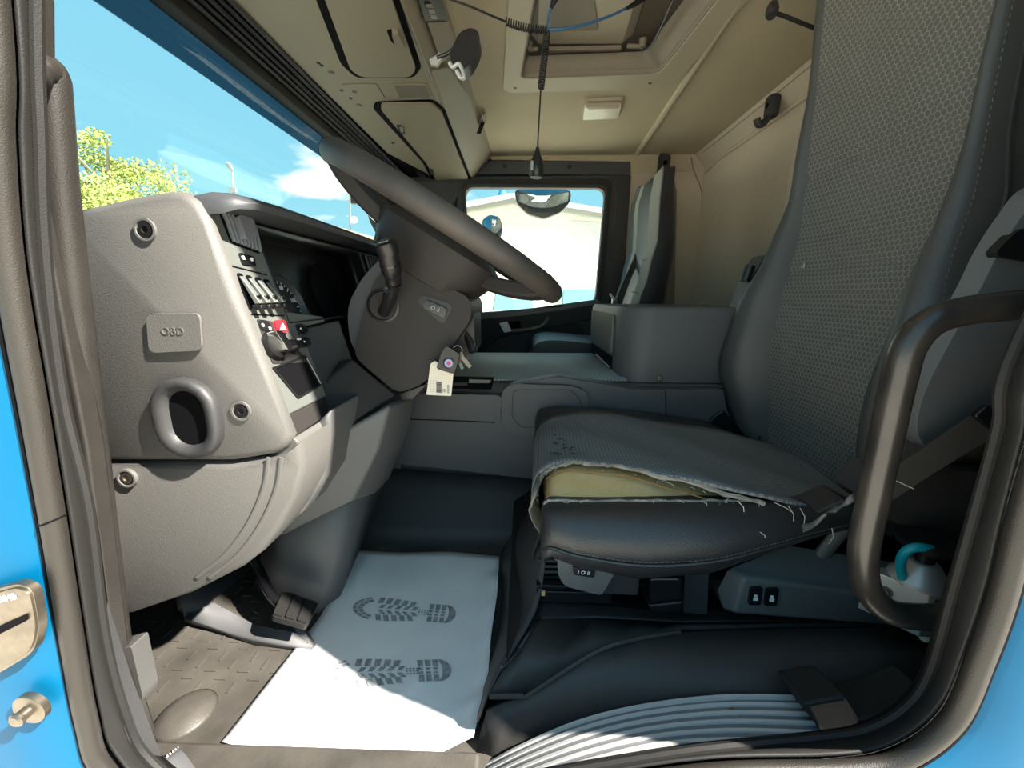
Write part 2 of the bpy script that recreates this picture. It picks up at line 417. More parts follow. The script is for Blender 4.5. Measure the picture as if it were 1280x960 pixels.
# ================================================================= THE SETTING
ZC, ZF, YR, XB = 0.757, -0.66, 2.40, 0.99        # ceiling, floor, passenger side, rear wall
def ring_plate(outer, inner, vec, mb=None):
    """frame between two loops of equal count"""
    mb = mb or MB(); vec = V(vec)
    A = [mb.bm.verts.new(p) for p in outer]; B = [mb.bm.verts.new(p) for p in inner]
    A2 = [mb.bm.verts.new(V(p)+vec) for p in outer]; B2 = [mb.bm.verts.new(V(p)+vec) for p in inner]
    n = len(A)
    for i in range(n):
        j = (i+1) % n
        mb.face([A[i], A[j], B[j], B[i]]); mb.face([A2[i], B2[i], B2[j], A2[j]])
        mb.face([A[i], A2[i], A2[j], A[j]]); mb.face([B[i], B[j], B2[j], B2[i]])
    return mb
def along(pts, step=0.02):
    out = [pts[0]]
    for a, b in zip(pts, pts[1:]):
        k = max(1, int((b-a).length/step))
        out += [a+(b-a)*(i/k) for i in range(1, k+1)]
    return out

# ---- yard outside
g = MB(); g.bbox((-60, -60, -2.05), (60, 60, -1.95)); o = g.build('ground', CONCRETE); tag(o, kind='structure')

# ---- floor of the cab
fl = struct('floor')
m = MB(); m.bbox((-1.0, 0.40, ZF-0.03), (0.12, 1.0, ZF)); m.bbox((0.12, 0.40, ZF-0.03), (1.05, 2.4, ZF)); m.bbox((-1.0, 1.0, ZF-0.03), (0.12, 2.4, ZF))
m.build('rubber_mat', FLOORM, fl)
m = MB(); k = 0
for i in range(26):
    for j in range(16):
        x, y = -0.86+i*0.030, 0.53+j*0.030
        if x > -0.10 or y > 0.94 or (x+0.42)**2+(y-0.505)**2 < 0.045**2: continue
        dy = (i % 2)*0.015
        if (i+j) % 2: m.box((x, y+dy, ZF+0.0008), (0.020, 0.0035, 0.0026))
        else: m.box((x, y+dy, ZF+0.0008), (0.0035, 0.020, 0.0026))
o = m.build('tread_bars', FLOORM, fl); o['kind'] = 'stuff'
c = Pz(232, 893, ZF)
MB().lathe(c, (0, 0, 1), [(0.044, -0.001), (0.038, 0.004), (0.027, 0.011), (0.018, 0.013), (0.0, 0.0135)], 24).build('floor_dome', FLOORM, fl, sharp=0)
m = MB(); m.bbox((-1.0, 0.40, ZF-0.02), (-0.06, 0.44, ZF+0.012)); m.build('mat_edge', FLOORM, fl, bevel=0.006)
m = MB(); m.prism([V((-1.0, 0.4, -0.69)), V((-1.0, 0.4, 0.1)), V((-0.97, 0.4, 0.1)), V((-0.97, 0.4, -0.69))], (0, 2.0, 0))
tag(m.build('wall_front', DARK), kind='structure')

# ---- ceiling with the roof hatch opening
ce = struct('ceiling')
hA, hB = Pz(650, 95, ZC), Pz(824, 89, ZC)
hole = [V((0.045, 0.98, ZC)), V((0.52, 0.98, ZC)), V((hB.x, hB.y, ZC)), V((hA.x, hA.y, ZC))]
out = [V((-0.9, 0.30, ZC)), V((1.06, 0.30, ZC)), V((1.06, 2.44, ZC)), V((-0.9, 2.44, ZC))]
ring_plate(rounded(out, 0.001, 6), rounded(hole, 0.035, 6), (0, 0, 0.02)).build('headliner', HEAD, ce)
m = MB(); m.bbox((-0.92, 0.27, 0.90), (1.12, 2.5, 0.93)); m.build('roof_skin', BLUE, ce)
a, b = Pz(925, 0, ZC), Pz(797, 192, ZC-0.005)
d = (b-a); a2 = a - d*0.9
m = MB(); w = V((0.011, 0, 0)); 
m.loft([[p-w*1.3+V((0, 0, 0.004)), p-w+V((0, 0, -0.006)), p-w*0.4+V((0, 0, -0.010)), p+w*0.4+V((0, 0, -0.010)), p+w+V((0, 0, -0.006)), p+w*1.3+V((0, 0, 0.004))] for p in (a2, a, b)])
tag(m.build('trim_1', HEAD), kind='structure')

# hatch
ht = thing('roof_hatch', 'beige roof hatch with rounded frame in the ceiling above the seats', 'hatch', (0.28, 1.3, ZC))
fo = [V((-0.02, 0.9, ZC)), V((0.60, 0.9, ZC)), Pz(842, 106, ZC), Pz(628, 114, ZC)]
ring_plate(rounded(fo, 0.06, 6), rounded([p+V((0, 0, 0)) for p in hole], 0.035, 6), (0, 0, -0.010)).build('hatch_frame', HATCHM, ht, bevel=0.003)
dz = 0.045
up = [V((0.06, 1.0, ZC+dz)), V((0.49, 1.0, ZC+dz)), Pz(806, 64, ZC+dz), Pz(657, 70, ZC+dz)]
r0, r1 = rounded(hole, 0.035, 6), rounded(up, 0.03, 6)
m = MB(); m.loft([[p+V((0, 0, -0.008)) for p in r0], [p+V((0, 0, 0.01)) for p in r0], r1], caps=False); m.build('hatch_well', HATCHD, ht, solid=0.004)
m = MB(); m.bbox((0.0, 0.9, ZC+0.12), (0.62, 1.85, ZC+0.132)); m.build('hatch_roof', HATCHD, ht)
# moulded inner lid
def hz(px, py): return Pz(px, py, ZC+0.065)
lid = rounded([hz(676, -60), hz(672, 55), hz(778, 55), hz(812, -60)], 0.012, 4)
lidu = rounded([hz(668, -60)+V((0, 0, .04)), hz(664, 62)+V((0, 0, .04)), hz(790, 62)+V((0, 0, .04)), hz(830, -60)+V((0, 0, .04))], 0.012, 4)
MB().loft([lidu, lid]).build('hatch_lid', HATCHM, ht, bevel=0.004)
q = rounded([hz(690, -60), hz(688, 38), hz(748, 36), hz(735, -60)], 0.012, 4)
MB().prism(q, (0, 0, -0.004), (0, 0, 0.004)).build('lid_recess', HATCHD, ht, bevel=0.002)
a, b = Pz(686, 62, ZC+0.05), Pz(776, 60, ZC+0.05)
m = MB(); m.tube([a, b], 0.008, 4); m.build('hinge_bar', HATCHD, ht)
for px, py in ((661, 62), (803, 58)):
    p = Pz(px, py, ZC+0.047)
    mb = MB().lathe(p, (0, 0, -1), [(0.013, -0.02), (0.013, 0), (0.010, 0.004), (0.004, 0.005), (0.0, 0.003)], 14)
    bkt = mb.build('hinge_bracket', HATCHD, ht)
    MB().tube([p, p+V((0.03 if px < 700 else -0.05, 0.004, 0.004))], 0.007, 8).build('hinge_arm', HATCHD, bkt)
m = MB(); m.tube(spline([Pz(843, -5, ZC+0.01), Pz(828, 30, ZC+0.012), Pz(815, 55, ZC+0.012), Pz(803, 64, ZC+0.015)], 6), 0.004, 8); m.build('rubber_lip', BLACK, ht)
m = MB(); m.tube([Pz(656, -10, ZC+0.02), Pz(659, 55, ZC+0.02)], 0.006, 8); m.build('rubber_lip', BLACK, ht)
for px, py in ((644, 110), (812, 104)):
    MB().lathe(Pz(px, py, ZC-0.010), (0, 0, -1), [(0.006, -0.002), (0.006, 0.001), (0.003, 0.0025), (0, 0.001)], 12).build('screw', STEEL, ht)

# ---- rear wall and coving
rw = struct('wall_back')
m = MB(); m.bbox((XB, 0.38, ZF), (XB+0.03, 2.46, ZC+0.12)); m.build('rear_panel', HEADR, rw)
# coved strip between ceiling and rear wall, with its seam
m = MB()
prof = [(XB+0.01, ZC+0.005), (XB-0.062, ZC+0.005), (XB-0.052, ZC-0.006), (XB-0.030, ZC-0.030), (XB-0.010, ZC-0.062), (XB+0.01, ZC-0.075)]
m.loft([[V((x, y, z)) for x, z in prof] for y in (0.5, 2.41)]); m.build('coving', HEADR, rw, sharp=60)
m = MB(); m.tube([V((XB-0.046, 0.5, ZC-0.014)), V((XB-0.046, 2.34, ZC-0.014))], 0.0022, 6); m.build('coving_seam', BARK, rw)
m = MB(); m.tube([V((XB-0.004, 0.5, ZC-0.075)), V((XB-0.004, 2.25, ZC-0.075)), V((XB-0.004, 2.38, ZC-0.095))], 0.009, 8); m.build('wall_ridge', HEADR, rw)
# raised moulded field in the wall
q = [Px(975, 220, XB), Px(1060, 110, XB), Px(1200, 420, XB), Px(968, 320, XB)]
yA, yB = Px(984, 260, XB).y, 0.9
zA = Px(1000, 172, XB).z
fld = [V((XB, yA, -0.2)), V((XB, yA, zA)), V((XB, yB, zA)), V((XB, yB, -0.2))]
m = MB(); ro = rounded(fld, 0.09, 6)
cen = V((XB, (yA+yB)/2, 0.17))
m.loft([[p for p in ro], [cen+(p-cen)*0.985+V((-0.022, 0, 0)) for p in ro], [cen+(p-cen)*0.95+V((-0.022, 0, 0)) for p in ro], [cen+(p-cen)*0.93+V((-0.006, 0, 0)) for p in ro]]); m.build('moulded_field', HEADR, rw, sharp=60)
for px, py in ((891, 274), (882, 388)):
    MB().lathe(Px(px, py, XB), (-1, 0, 0), [(0.012, -0.002), (0.012, 0.003), (0.008, 0.005), (0, 0.004)], 14).build('wall_plug', HEADR, rw)

# ---- passenger side wall, its door and window
wr = struct('wall_right')
m = MB(); m.prism([V((0.495, YR, 0.82)), V((1.09, YR, 0.82)), V((1.09, YR, -0.66)), V((0.46, YR, -0.66))], (0, 0.03, 0)); m.build('corner_panel', HEADR, wr)
m = MB(); m.prism(PY(YR-0.004, (560, 184), (850, 184), (866, 214), (788, 217), (788, 202), (560, 199)), (0, 0.03, 0)); m.build('upper_strip', HEAD, wr, bevel=0.004)
m = MB(); m.tube(spline(PY(YR-0.006, (864, 197), (867, 212), (875, 232), (878, 252), (878, 300), (876, 395)), 6), 0.0035, 6); m.build('panel_seam', BARK, wr)
m = MB(); m.prism([V((-1.0, YR, 0.85)), V((-0.30, YR, 0.85)), V((-0.30, YR, 0.645)), V((-0.36, YR, 0.60)), V((-0.40, YR, 0.52)), V((-1.0, YR, 0.52))], (0, 0.03, 0)); m.build('front_corner_panel', DARK, wr)
q = rounded(PY(YR-0.004, (796, 232), (846, 232), (843, 390), (790, 390)), 0.03, 5)
m = MB(); m.prism(q, (0, 0.006, 0)); m.build('belt_recess', HATCHD, wr)
# outer skin left open at the window
m = MB()
sk = PY(YR+0.05, (500, 195), (950, 180), (1020, 640), (380, 640)); wi = PY(YR+0.05, (578, 232), (759, 232), (746, 381), (588, 394))
ring_plate(rounded(sk, 0.001, 6), rounded(wi, 0.05, 6), (0, 0.01, 0)).build('outer_skin', BLUE, wr)
pp = [V((-0.95, YR, -0.66)), V((-0.95, YR, 0.06)), V((-0.42, YR, 0.02)), V((-0.3, YR, -0.12)), V((-0.3, YR, -0.66))]
m = MB(); m.prism(pp, (0, 0.03, 0)); m.build('footwell_side', DARK, wr)

dr = struct('door_1')
ou = PY(YR-0.012, (572, 221), (786, 218), (774, 398), (572, 404)); inn = PY(YR-0.012, (581, 234), (757, 235), (744, 379), (590, 392))
ring_plate(rounded(ou, 0.02, 6), rounded(inn, 0.055, 6), (0, 0.05, 0)).build('window_surround', DARK, dr, bevel=0.006)
ou = PY(YR-0.02, (576, 224), (766, 223), (751, 386), (582, 398))
ring_plate(rounded(ou, 0.06, 6), rounded(PY(YR-0.02, (579, 230), (760, 230), (746, 381), (588, 393)), 0.05, 6), (0, 0.01, 0)).build('window_gasket', RUBBER, dr, bevel=0.002)
m = MB(); m.prism(PY(YR-0.016, (566, 200), (788, 202), (788, 219), (566, 217)), (0, 0.04, 0)); hd = m.build('header_panel', DARKTOP, dr, bevel=0.004)
for px, py in ((631, 207), (712, 208)): MB().lathe(P(px, py, YR-0.018), (0, -1, 0), [(0.012, 0), (0.011, 0.004), (0.005, 0.004), (0, 0.001)], 14).build('screw', BLACK, hd)
m = MB(); m.prism(PY(YR-0.014, (766, 219), (789, 219), (777, 400), (756, 400), (763, 330), (770, 250)), (0, 0.04, 0)); pl = m.build('pillar_panel', DARK, dr, bevel=0.004)
MB().lathe(P(766, 323, YR-0.015), (0, -1, 0), [(0.010, 0), (0.009, 0.004), (0, 0.001)], 12).build('screw', BLACK, pl)
yd = YR-0.06
m = MB(); m.prism(PY(yd, (572, 396), (596, 391), (640, 388), (752, 377), (760, 400), (775, 520), (540, 520)), (0, 0.09, 0)); m.build('door_card', DARK, dr, bevel=0.012)
m = MB(); m.prism(PY(yd-0.004, (588, 392), (660, 386), (748, 374), (748, 380), (662, 394), (588, 400)), (0, 0.04, 0)); m.build('window_ledge', FASCIA, dr, bevel=0.003)  # sill bar in paler plastic, its lit highlight put into the colour
q = spline(PY(yd-0.02, (590, 404), (620, 399), (690, 391), (745, 382), (748, 396), (690, 409), (650, 416), (620, 425), (600, 445), (590, 445)), 4, closed=True)
m = MB(); m.prism(q, (0, 0.03, 0)); m.build('armrest_moulding', RUBBER, dr, bevel=0.008)
q = rounded(PY(yd-0.008, (682, 408), (728, 405), (734, 440), (672, 440)), 0.04, 5); m = MB(); m.prism(q, (0, 0.02, 0)); m.build('speaker_panel', RUBBER, dr, bevel=0.006)
fh = yd-0.024
m = MB(); m.prism(rounded(PY(fh, (624, 404), (634, 402), (640, 414), (630, 416)), 0.006, 3), (0, 0.012, 0)); hh = m.build('door_handle', ALUD, dr, bevel=0.003)
m = MB(); m.prism(rounded(PY(fh-0.001, (635, 402), (650, 401), (652, 412), (640, 413)), 0.004, 3), (0, 0.012, 0)); m.build('handle_slot', VOID, hh)
m = MB(); m.tube(spline(PY(fh-0.012, (640, 414), (660, 412), (676, 408), (684, 400), (684, 396)), 5), 0.012, 8); m.build('grab_bar', FASCIA, dr)

wn = struct('window_1')
m = MB(); m.prism(PY(YR+0.02, (570, 222), (770, 222), (756, 390), (580, 402)), (0, 0.005, 0)); m.build('pane', GLASS, wn)

# ---- windscreen
ws = struct('window_2')
WT, WB = V((-0.78, 0, 0.606)), V((-0.955, 0, 0.06))
def wp(y, t, dx=0): return WB.lerp(WT, t) + V((dx, y, 0))
m = MB()
def bow(y): return -0.0*(1-((y-1.38)/1.0)**2)
m.grid([[wp(0.40+1.98*i/10, t) for i in range(11)] for t in (0, 0.5, 0.87)]); m.build('pane', GLASS, ws, solid=0.005)
m = MB(); m.grid([[wp(0.40+1.98*i/10, t) for i in range(11)] for t in (0.87, 1.0)]); m.build('tint_band', TINT, ws, solid=0.005)
m = MB(); m.tube([wp(0.38, 1.0, 0.004), wp(2.38, 1.0, 0.004)], 0.010, 8); m.tube([wp(0.38, 0.0, 0.01), wp(2.38, 0, 0.01)], 0.012, 8); m.build('gasket', RUBBER, ws)
m = MB(); m.prism([wp(2.37, -0.05), wp(2.37, 1.05), wp(2.37, 1.05, 0.42)+V((0, 0.04, 0)), wp(2.37, 0.6, 0.40)+V((0, .04, 0)), wp(2.37, -0.05, 0.42)+V((0, 0.04, 0))], (0, 0.03, 0)); m.build('far_pillar', DARK, ws, bevel=0.004)

# header structure between windscreen and overhead console
hdr = struct('trim_2')
m = MB(); m.prism([V((-0.80, 0.35, 0.63)), V((-0.772, 0.35, 0.594)), V((-0.745, 0.35, 0.600)), V((-0.735, 0.35, 0.76)), V((-0.80, 0.35, 0.76))], (0, 2.05, 0)); m.build('header_rail', TRIM, hdr, bevel=0.004)
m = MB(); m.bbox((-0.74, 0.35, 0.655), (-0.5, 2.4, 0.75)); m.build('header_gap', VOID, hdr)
for k in range(5):
    m = MB(); m.tube([V((-0.728+0.017*k, 0.4, 0.628+0.004*k)), V((-0.728+0.017*k, 2.35, 0.628+0.004*k))], 0.0055, 8)
    m.build('roller_tube', [DARK, BLACK, RUBBER, BLACK, DARK][k], hdr)

# ---- driver's door opening: seal, edge trim, pillar, blue bodywork
wl = struct('wall_left')
sealp = PY(0.34, (19, 0), (25, 150), (34, 320), (58, 500), (92, 640), (114, 800), (140, 900), (172, 962), (250, 1010), (430, 1020), (600, 1000), (740, 975), (880, 953), (1040, 938), (1097, 928), (1147, 900), (1180, 853), (1213, 740), (1242, 640), (1270, 540), (1300, 420))
sealp += [V((0.50, 0.34, 0.25)), V((0.53, 0.34, 0.55)), V((0.50, 0.34, 0.68)), V((0.40, 0.34, 0.72)), V((0.1, 0.34, 0.72)), V((-0.2, 0.34, 0.71)), V((-0.28, 0.34, 0.66)), V((-0.31, 0.34, 0.5))]
sl = spline(sealp, 6, closed=True)
m = MB(); m.tube(sl, 0.0062, 10, closed=True); m.build('door_seal', SEAL, wl)
m = MB(); m.tube([p+V((0, 0.012, 0)) for p in sl], 0.0055, 8, closed=True); m.build('seal_lip', RUBBER, wl)
cen = V((0.07, 0, 0.05))
def outw(p, d):
    q = V((p.x-cen.x, 0, p.z-cen.z)).normalized(); return p + q*d
trimp = PY(0.30, (-10, 0), (-3, 170), (11, 330), (44, 520), (66, 650), (90, 800), (108, 900), (130, 962), (210, 1025), (430, 1040), (620, 1015), (760, 985), (900, 966), (1060, 962), (1130, 948), (1192, 900), (1228, 820), (1254, 745), (1275, 660), (1305, 550), (1340, 430))
trimp += [V((0.475, 0.30, 0.25)), V((0.505, 0.30, 0.55)), V((0.48, 0.30, 0.70)), V((0.39, 0.30, 0.745)), V((0.1, 0.30, 0.75)), V((-0.2, 0.30, 0.745)), V((-0.29, 0.30, 0.69)), V((-0.305, 0.30, 0.5))]
tl = spline(trimp, 6, closed=True)
m = MB(); m.tube(tl, 0.0082, 12, closed=True); m.build('edge_trim', TRIM, wl)
n = len(tl)
m = MB(); m.loft([[p+V((0, 0.012, 0)) for p in tl], [p+V((0, 0.004, 0)) for p in sl], [outw(p, 0.02)+V((0, 0.03, 0)) for p in sl]], caps=False); m.build('jamb', RUBBER, wl, solid=0.003)
tlo = [outw(p, 0.0098) for p in tl]
rows = [tlo, [outw(p, 0.022)+V((0, -0.006, 0)) for p in tl], [outw(p, 0.10)+V((0, -0.012, 0)) for p in tl], [outw(p, 0.42)+V((0, 0.0, 0)) for p in tl]]
rows = [rows[0]]+[[V((max(-0.98, p.x), p.y, min(0.915, p.z))) for p in r] for r in rows[1:]]
m = MB(); m.loft(rows, caps=False); m.build('body_panel', BLUE, wl, sharp=0)
m = MB(); m.tube([outw(p, 0.0092)+V((0, -0.002, 0)) for p in tl], 0.004, 6, closed=True); m.build('panel_gap', VOID, wl)
# A-pillar inner strip and inner post
q = PY(0.37, (16, -25), (36, -25), (39, 120), (48, 240), (62, 320), (108, 560), (142, 820), (178, 930), (150, 985), (118, 900), (92, 660), (58, 520), (36, 320))
m = MB(); m.prism(q, (0, 0.02, 0)); m.build('front_pillar', RAILM, wl, bevel=0.004)
m = MB(); m.prism([V((-0.98, 0.31, -0.75)), V((-0.98, 0.31, 0.16)), V((-0.50, 0.31, 0.16)), V((-0.47, 0.31, -0.45)), V((-0.44, 0.31, -0.75))], (0, 0.06, 0)); m.build('front_panel', DARK, wl)
m = MB(); m.prism([V((-0.95, 0.34, 0.90)), V((-0.90, 0.34, 0.76)), V((1.06, 0.34, 0.76)), V((1.06, 0.34, 0.9))], (0, 0.03, 0)); m.build('header', DARK, wl)
jp = min(tl[:60], key=lambda p: abs(p.z-P(66, 650, 0.30).z))
m = MB(); m.tube([jp+V((0.0085*math.cos(a), 0.0085*math.sin(a), 0.003*math.cos(a))) for a in [2*PI*k/24 for k in range(24)]], 0.0008, 6, closed=True); m.build('trim_joint', VOID, wl)
# B-pillar and rear quarter, inner face (behind the seat)
m = MB(); m.prism([V((0.50, 0.37, -0.70)), V((0.52, 0.37, 0.2)), V((0.56, 0.37, 0.78)), V((1.06, 0.37, 0.78)), V((1.06, 0.37, -0.70))], (0, 0.04, 0)); m.build('rear_quarter', DARK, wl)

# sill: black rubber sill and ribbed aluminium scuff plate
def band(tops, bots): return tops, bots
t_px = [(225, 938), (262, 960), (330, 992), (430, 1005), (540, 990), (600, 962), (650, 935), (720, 905), (800, 885), (900, 873), (1000, 873)]
b_px = [(205, 955), (240, 985), (320, 1025), (430, 1040), (545, 1030), (620, 1000), (680, 978), (745, 959), (820, 942), (910, 936), (1035, 940)]
top = spline(PY(0.437, *t_px), 5); bot = spline(PY(0.372, *b_px), 5)
sp = thing('scuff_plate', 'ribbed bare aluminium scuff plate screwed along the door sill', 'sill plate', top[len(top)//2])
def srow(t, dz): return [a.lerp(b, t)+V((0, 0, dz)) for a, b in zip(top, bot)]
m = MB(); m.grid([srow(t, 0.004*math.sin(min(t*6, PI/2))) for t in (0, 0.1, 0.3, 0.5, 0.7, 0.9, 1.0)]+[srow(1.03, -0.012)]); m.build('plate', ALUG, sp, solid=0.003)
for k in range(6):
    t = 0.07+k*0.172; w = 0.052
    m = MB(); m.loft(list(zip(srow(t-w, 0.002), srow(t-w*0.6, 0.0095), srow(t+w*0.6, 0.0095), srow(t+w, 0.002)))); m.build('rib', ALU, sp)
c = top[47].lerp(bot[47], 0.42); c = P(917, 898, (top[46].y*0.6+bot[46].y*0.4))
nn = (V((0, -0.2, 1))).normalized()
s_ = MB().lathe(c+V((0, 0, 0.004)), nn, [(0.010, -0.004), (0.010, 0.002), (0.008, 0.004), (0.006, 0.004)], 20).build('screw', STEEL, sp)
MB().lathe(c+V((0, 0, 0.004)), nn, [(0.006, 0.002), (0.0055, 0.006), (0.003, 0.007), (0.0025, 0.005), (0, 0.005)], 16).build('screw_head', mat('copper_head', (0.45, 0.27, 0.15), 0.35, metal=0.8), s_)
m = MB(); m.loft([[a+V((0, 0.006, -0.008)) for a in top], [b+V((0, 0, -0.008)) for b in bot], [b+V((0, -0.02, -0.03)) for b in bot], [b+V((0, -0.02, -0.08)) for b in bot], [V((a.x, a.y+0.006, min(a.z, ZF)-0.05)) for a in top]], closed=False, caps=False); m.build('sill', RUBBER, wl, solid=0.004)
m = MB(); q0 = PY(0.43, (1002, 874), (1060, 868), (1088, 905), (1170, 880)); 
q = PY(0.395, (1002, 876), (1055, 867), (1072, 895), (1110, 888), (1165, 868), (1175, 880), (1110, 925), (1040, 935))
m.prism(q, (0, 0.05, -0.01), (0, -0.004, 0)); m.build('sill_end', RUBBER, wl, bevel=0.006)
# ================================================================= DASHBOARD
YS = 0.50
da = thing('dashboard', 'grey truck dashboard with dark switch fascia facing the driver seat', 'dashboard', (-0.5, 0.8, -0.3))
# side cheek, upper and lower
q = PY(YS, (80, 268), (118, 256), (160, 246), (205, 238), (228, 238), (245, 250), (258, 272), (297, 372), (332, 460), (365, 545), (358, 560), (340, 569), (290, 577), (120, 576))
def dome(poly, ins, dy0, dy1, mb=None):
    """cheek: outline at back, slightly smaller outline in front for a soft edge"""
    mb = mb or MB(); c = sum(poly, V())/len(poly)
    def sh(k, dy): return [p + (c-p).normalized()*k + V((0, dy, 0)) for p in poly]
    return mb.loft([sh(0, dy1), sh(0, dy0+ins), sh(ins*0.3, dy0+ins*0.3), sh(ins, dy0)])
dome(q, 0.012, -0.004, 0.012).build('side_panel', GREY, da, sharp=60)
q = PY(YS, (110, 578), (290, 579), (345, 571), (362, 562), (376, 552), (380, 580), (372, 618), (350, 660), (326, 692), (300, 712), (240, 742), (165, 767), (120, 775))
lowp = dome(q, 0.012, -0.002, 0.08).build('lower_panel', GREY, da, sharp=60)
# two raised creases curving along the rear edge of the lower panel
for off in (0, 16):
    m = MB(); m.tube(spline(PY(YS-0.003, (352-off, 572), (346-off, 610), (326-off, 655), (296-off, 695), (262-off, 722)), 6), 0.0035, 6, flat=((0, 1, 0), 0.5)); m.build('crease', GREY, lowp)
# inboard part of the lower dashboard, in the shade
q = [P(*a, 0.58) for a in ((130, 575), (360, 565), (412, 512), (412, 545), (404, 600), (380, 640), (345, 668), (300, 708), (240, 740), (160, 765))]
m = MB(); m.prism(q, (0, 0.16, 0)); m.build('knee_panel', GREY2, da, bevel=0.008)
# main carcass behind
m = MB(); m.prism([V((-0.93, YS+0.03, 0.10)), V((-0.52, YS+0.03, 0.110)), V((-0.49, YS+0.03, -0.15)), V((-0.49, YS+0.03, -0.36)), V((-0.62, YS+0.03, -0.48)), V((-0.93, YS+0.03, -0.5))], (0, 1.80, 0)); m.build('carcass', DARK, da)
# screws in the cheek
SF = Frame((0, YS-0.006, 0), (0, -1, 0))
for px, py in ((181, 287), (301, 514), (158, 598)):
    rc = SF.disc(px, py, [(0.0135, -0.004), (0.0135, 0.0012), (0.011, 0.0012), (0.0098, -0.003), (0, -0.003)]).build('screw_recess', GREY, da)
    SF.disc(px, py, [(0.0085, -0.003), (0.0085, 0.0008), (0.0045, 0.001), (0.004, -0.0015), (0, -0.0015)], 16).build('screw', STEEL if py > 590 else BLACK, rc)
# diagnostic cap
cap = SF.plate([(185, 392), (252, 391), (255, 438), (189, 441)], 0, 0.0035, r=0.010).build('diagnostic_cap', GREY, da, bevel=0.0012)
text('cap_lettering', 'OBD', 0.0145, SF.at(219, 414, 0.0036), (1, 0, 0.0), (0, 0, 1), GREY, cap, depth=0.0008)
# oval side vent
c = SF.at(238, 522)
def stad(w, h, k=0, y=0, tilt=0.0, n=9):
    r = w/2; out = []
    for i in range(2*n):
        a = PI*i/(n-1) if i < n else PI*(i-1)/(n-1)
        zc = (h/2-r) if i < n else -(h/2-r)
        out.append(c+V((r*math.cos(a), -y, zc+r*math.sin(a))))
    return out
rings = [stad(0.088, 0.112, y=-0.004), stad(0.090, 0.114, y=0.006), stad(0.086, 0.110, y=0.011), stad(0.078, 0.102, y=0.0135), stad(0.064, 0.090, y=0.012), stad(0.050, 0.078, y=0.006), stad(0.045, 0.074, y=0.0)]
MB().loft(rings, caps=False).build('vent_ring', DARK, da, sharp=0)
MB().loft([stad(0.050, 0.078, y=0.0035), stad(0.050, 0.078, y=0.0)]).build('vent_mouth', VOID, da)

# ---- fascia facing the driver
FA = Frame(P(258, 262, 0.52), (0.972, 0, 0.234))
def fy(y, z, h=0):       # point on the fascia plane at given y, z
    x = FA.o.x - (z-FA.o.z)*FA.n.z/FA.n.x
    return V((x, y, z)) + FA.n*h
ZT, ZB = 0.108, P(362, 522, 0.52).z
cl_left = 0.605                                    # inboard edge of the switch column
# column of switches, lower bar and right edge as one frame round the cluster
outer = [fy(0.515, ZT), fy(cl_left+0.003, ZT), fy(0.607, -0.022), fy(0.72, -0.036), fy(0.72, -0.046), fy(0.635, -0.050), fy(0.642, ZB), fy(0.515, ZB)]
m = MB(); m.prism(outer, FA.n*-0.03); m.build('switch_fascia', FASCIA, da, bevel=0.004)
m = MB(); m.prism([fy(0.513, ZB+0.002), fy(0.644, ZB+0.002), fy(0.640, ZB-0.030), fy(0.513, ZB-0.034)], FA.n*-0.12, FA.n*-0.003); m.build('fascia_foot', BROWN, da, bevel=0.004)
# edge moulding between cheek and fascia
m = MB(); m.tube(spline([P(244, 258, 0.506), P(257, 282, 0.510), P(295, 372, 0.510), P(331, 462, 0.510), P(360, 535, 0.510)], 5), 0.0060, 8); m.build('edge_moulding', GREY2, da)
q = [P(*a, 0.51) for a in ((340, 570), (366, 547), (372, 553), (374, 562), (362, 572), (345, 574))]
m = MB(); m.prism(q, (0, 0.13, 0.0)); m.build('lower_corner', GREY, da, bevel=0.006)
# dash top pad with hood lip running the whole width
lip = [(-0.95, 0.03), (-0.60, 0.065), (-0.45, 0.108), (-0.405, 0.126), (-0.375, 0.131), (-0.352, 0.126), (-0.341, 0.118), (-0.345, 0.111), (-0.42, 0.108), (-0.52, 0.095), (-0.95, 0.02)]
ys = [0.507, 0.515, 0.535, 0.60, 0.9, 1.3, 2.33]
sc_ = [0.95, 1.0, 1.0, 1.0, 1.0, 1.0, 1.0]
dzs = [-0.012, -0.005, -0.002, 0, 0.002, 0, -0.01]
m = MB(); m.loft([[V((x-(0.030 if y < 0.51 else 0.012 if y < 0.52 else 0.003 if y < .55 else 0), y, z+d)) for x, z in lip] for y, d in zip(ys, dzs)]); m.build('top_pad', DARKTOP, da, sharp=55)

# left air vent
v1 = [(266, 247), (314, 270), (325, 318), (288, 304)]
ven = FA.plate(v1, -0.004, 0.0015, r=0.006).build('air_vent', VOID, da)
for i in range(8):
    t = (i+0.5)/8
    a = V((*v1[0], 0)).lerp(V((*v1[1], 0)), t); b = V((*v1[3], 0)).lerp(V((*v1[2], 0)), t)
    pa, pb = FA.at(a.x, a.y+2, 0.003), FA.at(b.x, b.y-2, 0.003)
    m = MB(); m.tube([pa, pa.lerp(pb, 0.5)+FA.n*0.002, pb], 0.0032, 6, flat=((0, 1, 0), 0.55)); m.build('vent_slat', SLAT, ven)
FA.plate([(286, 271), (305, 276), (311, 299), (297, 302)], 0.005, 0.014, r=0.006).build('vent_tab', SLAT, ven, bevel=0.002)
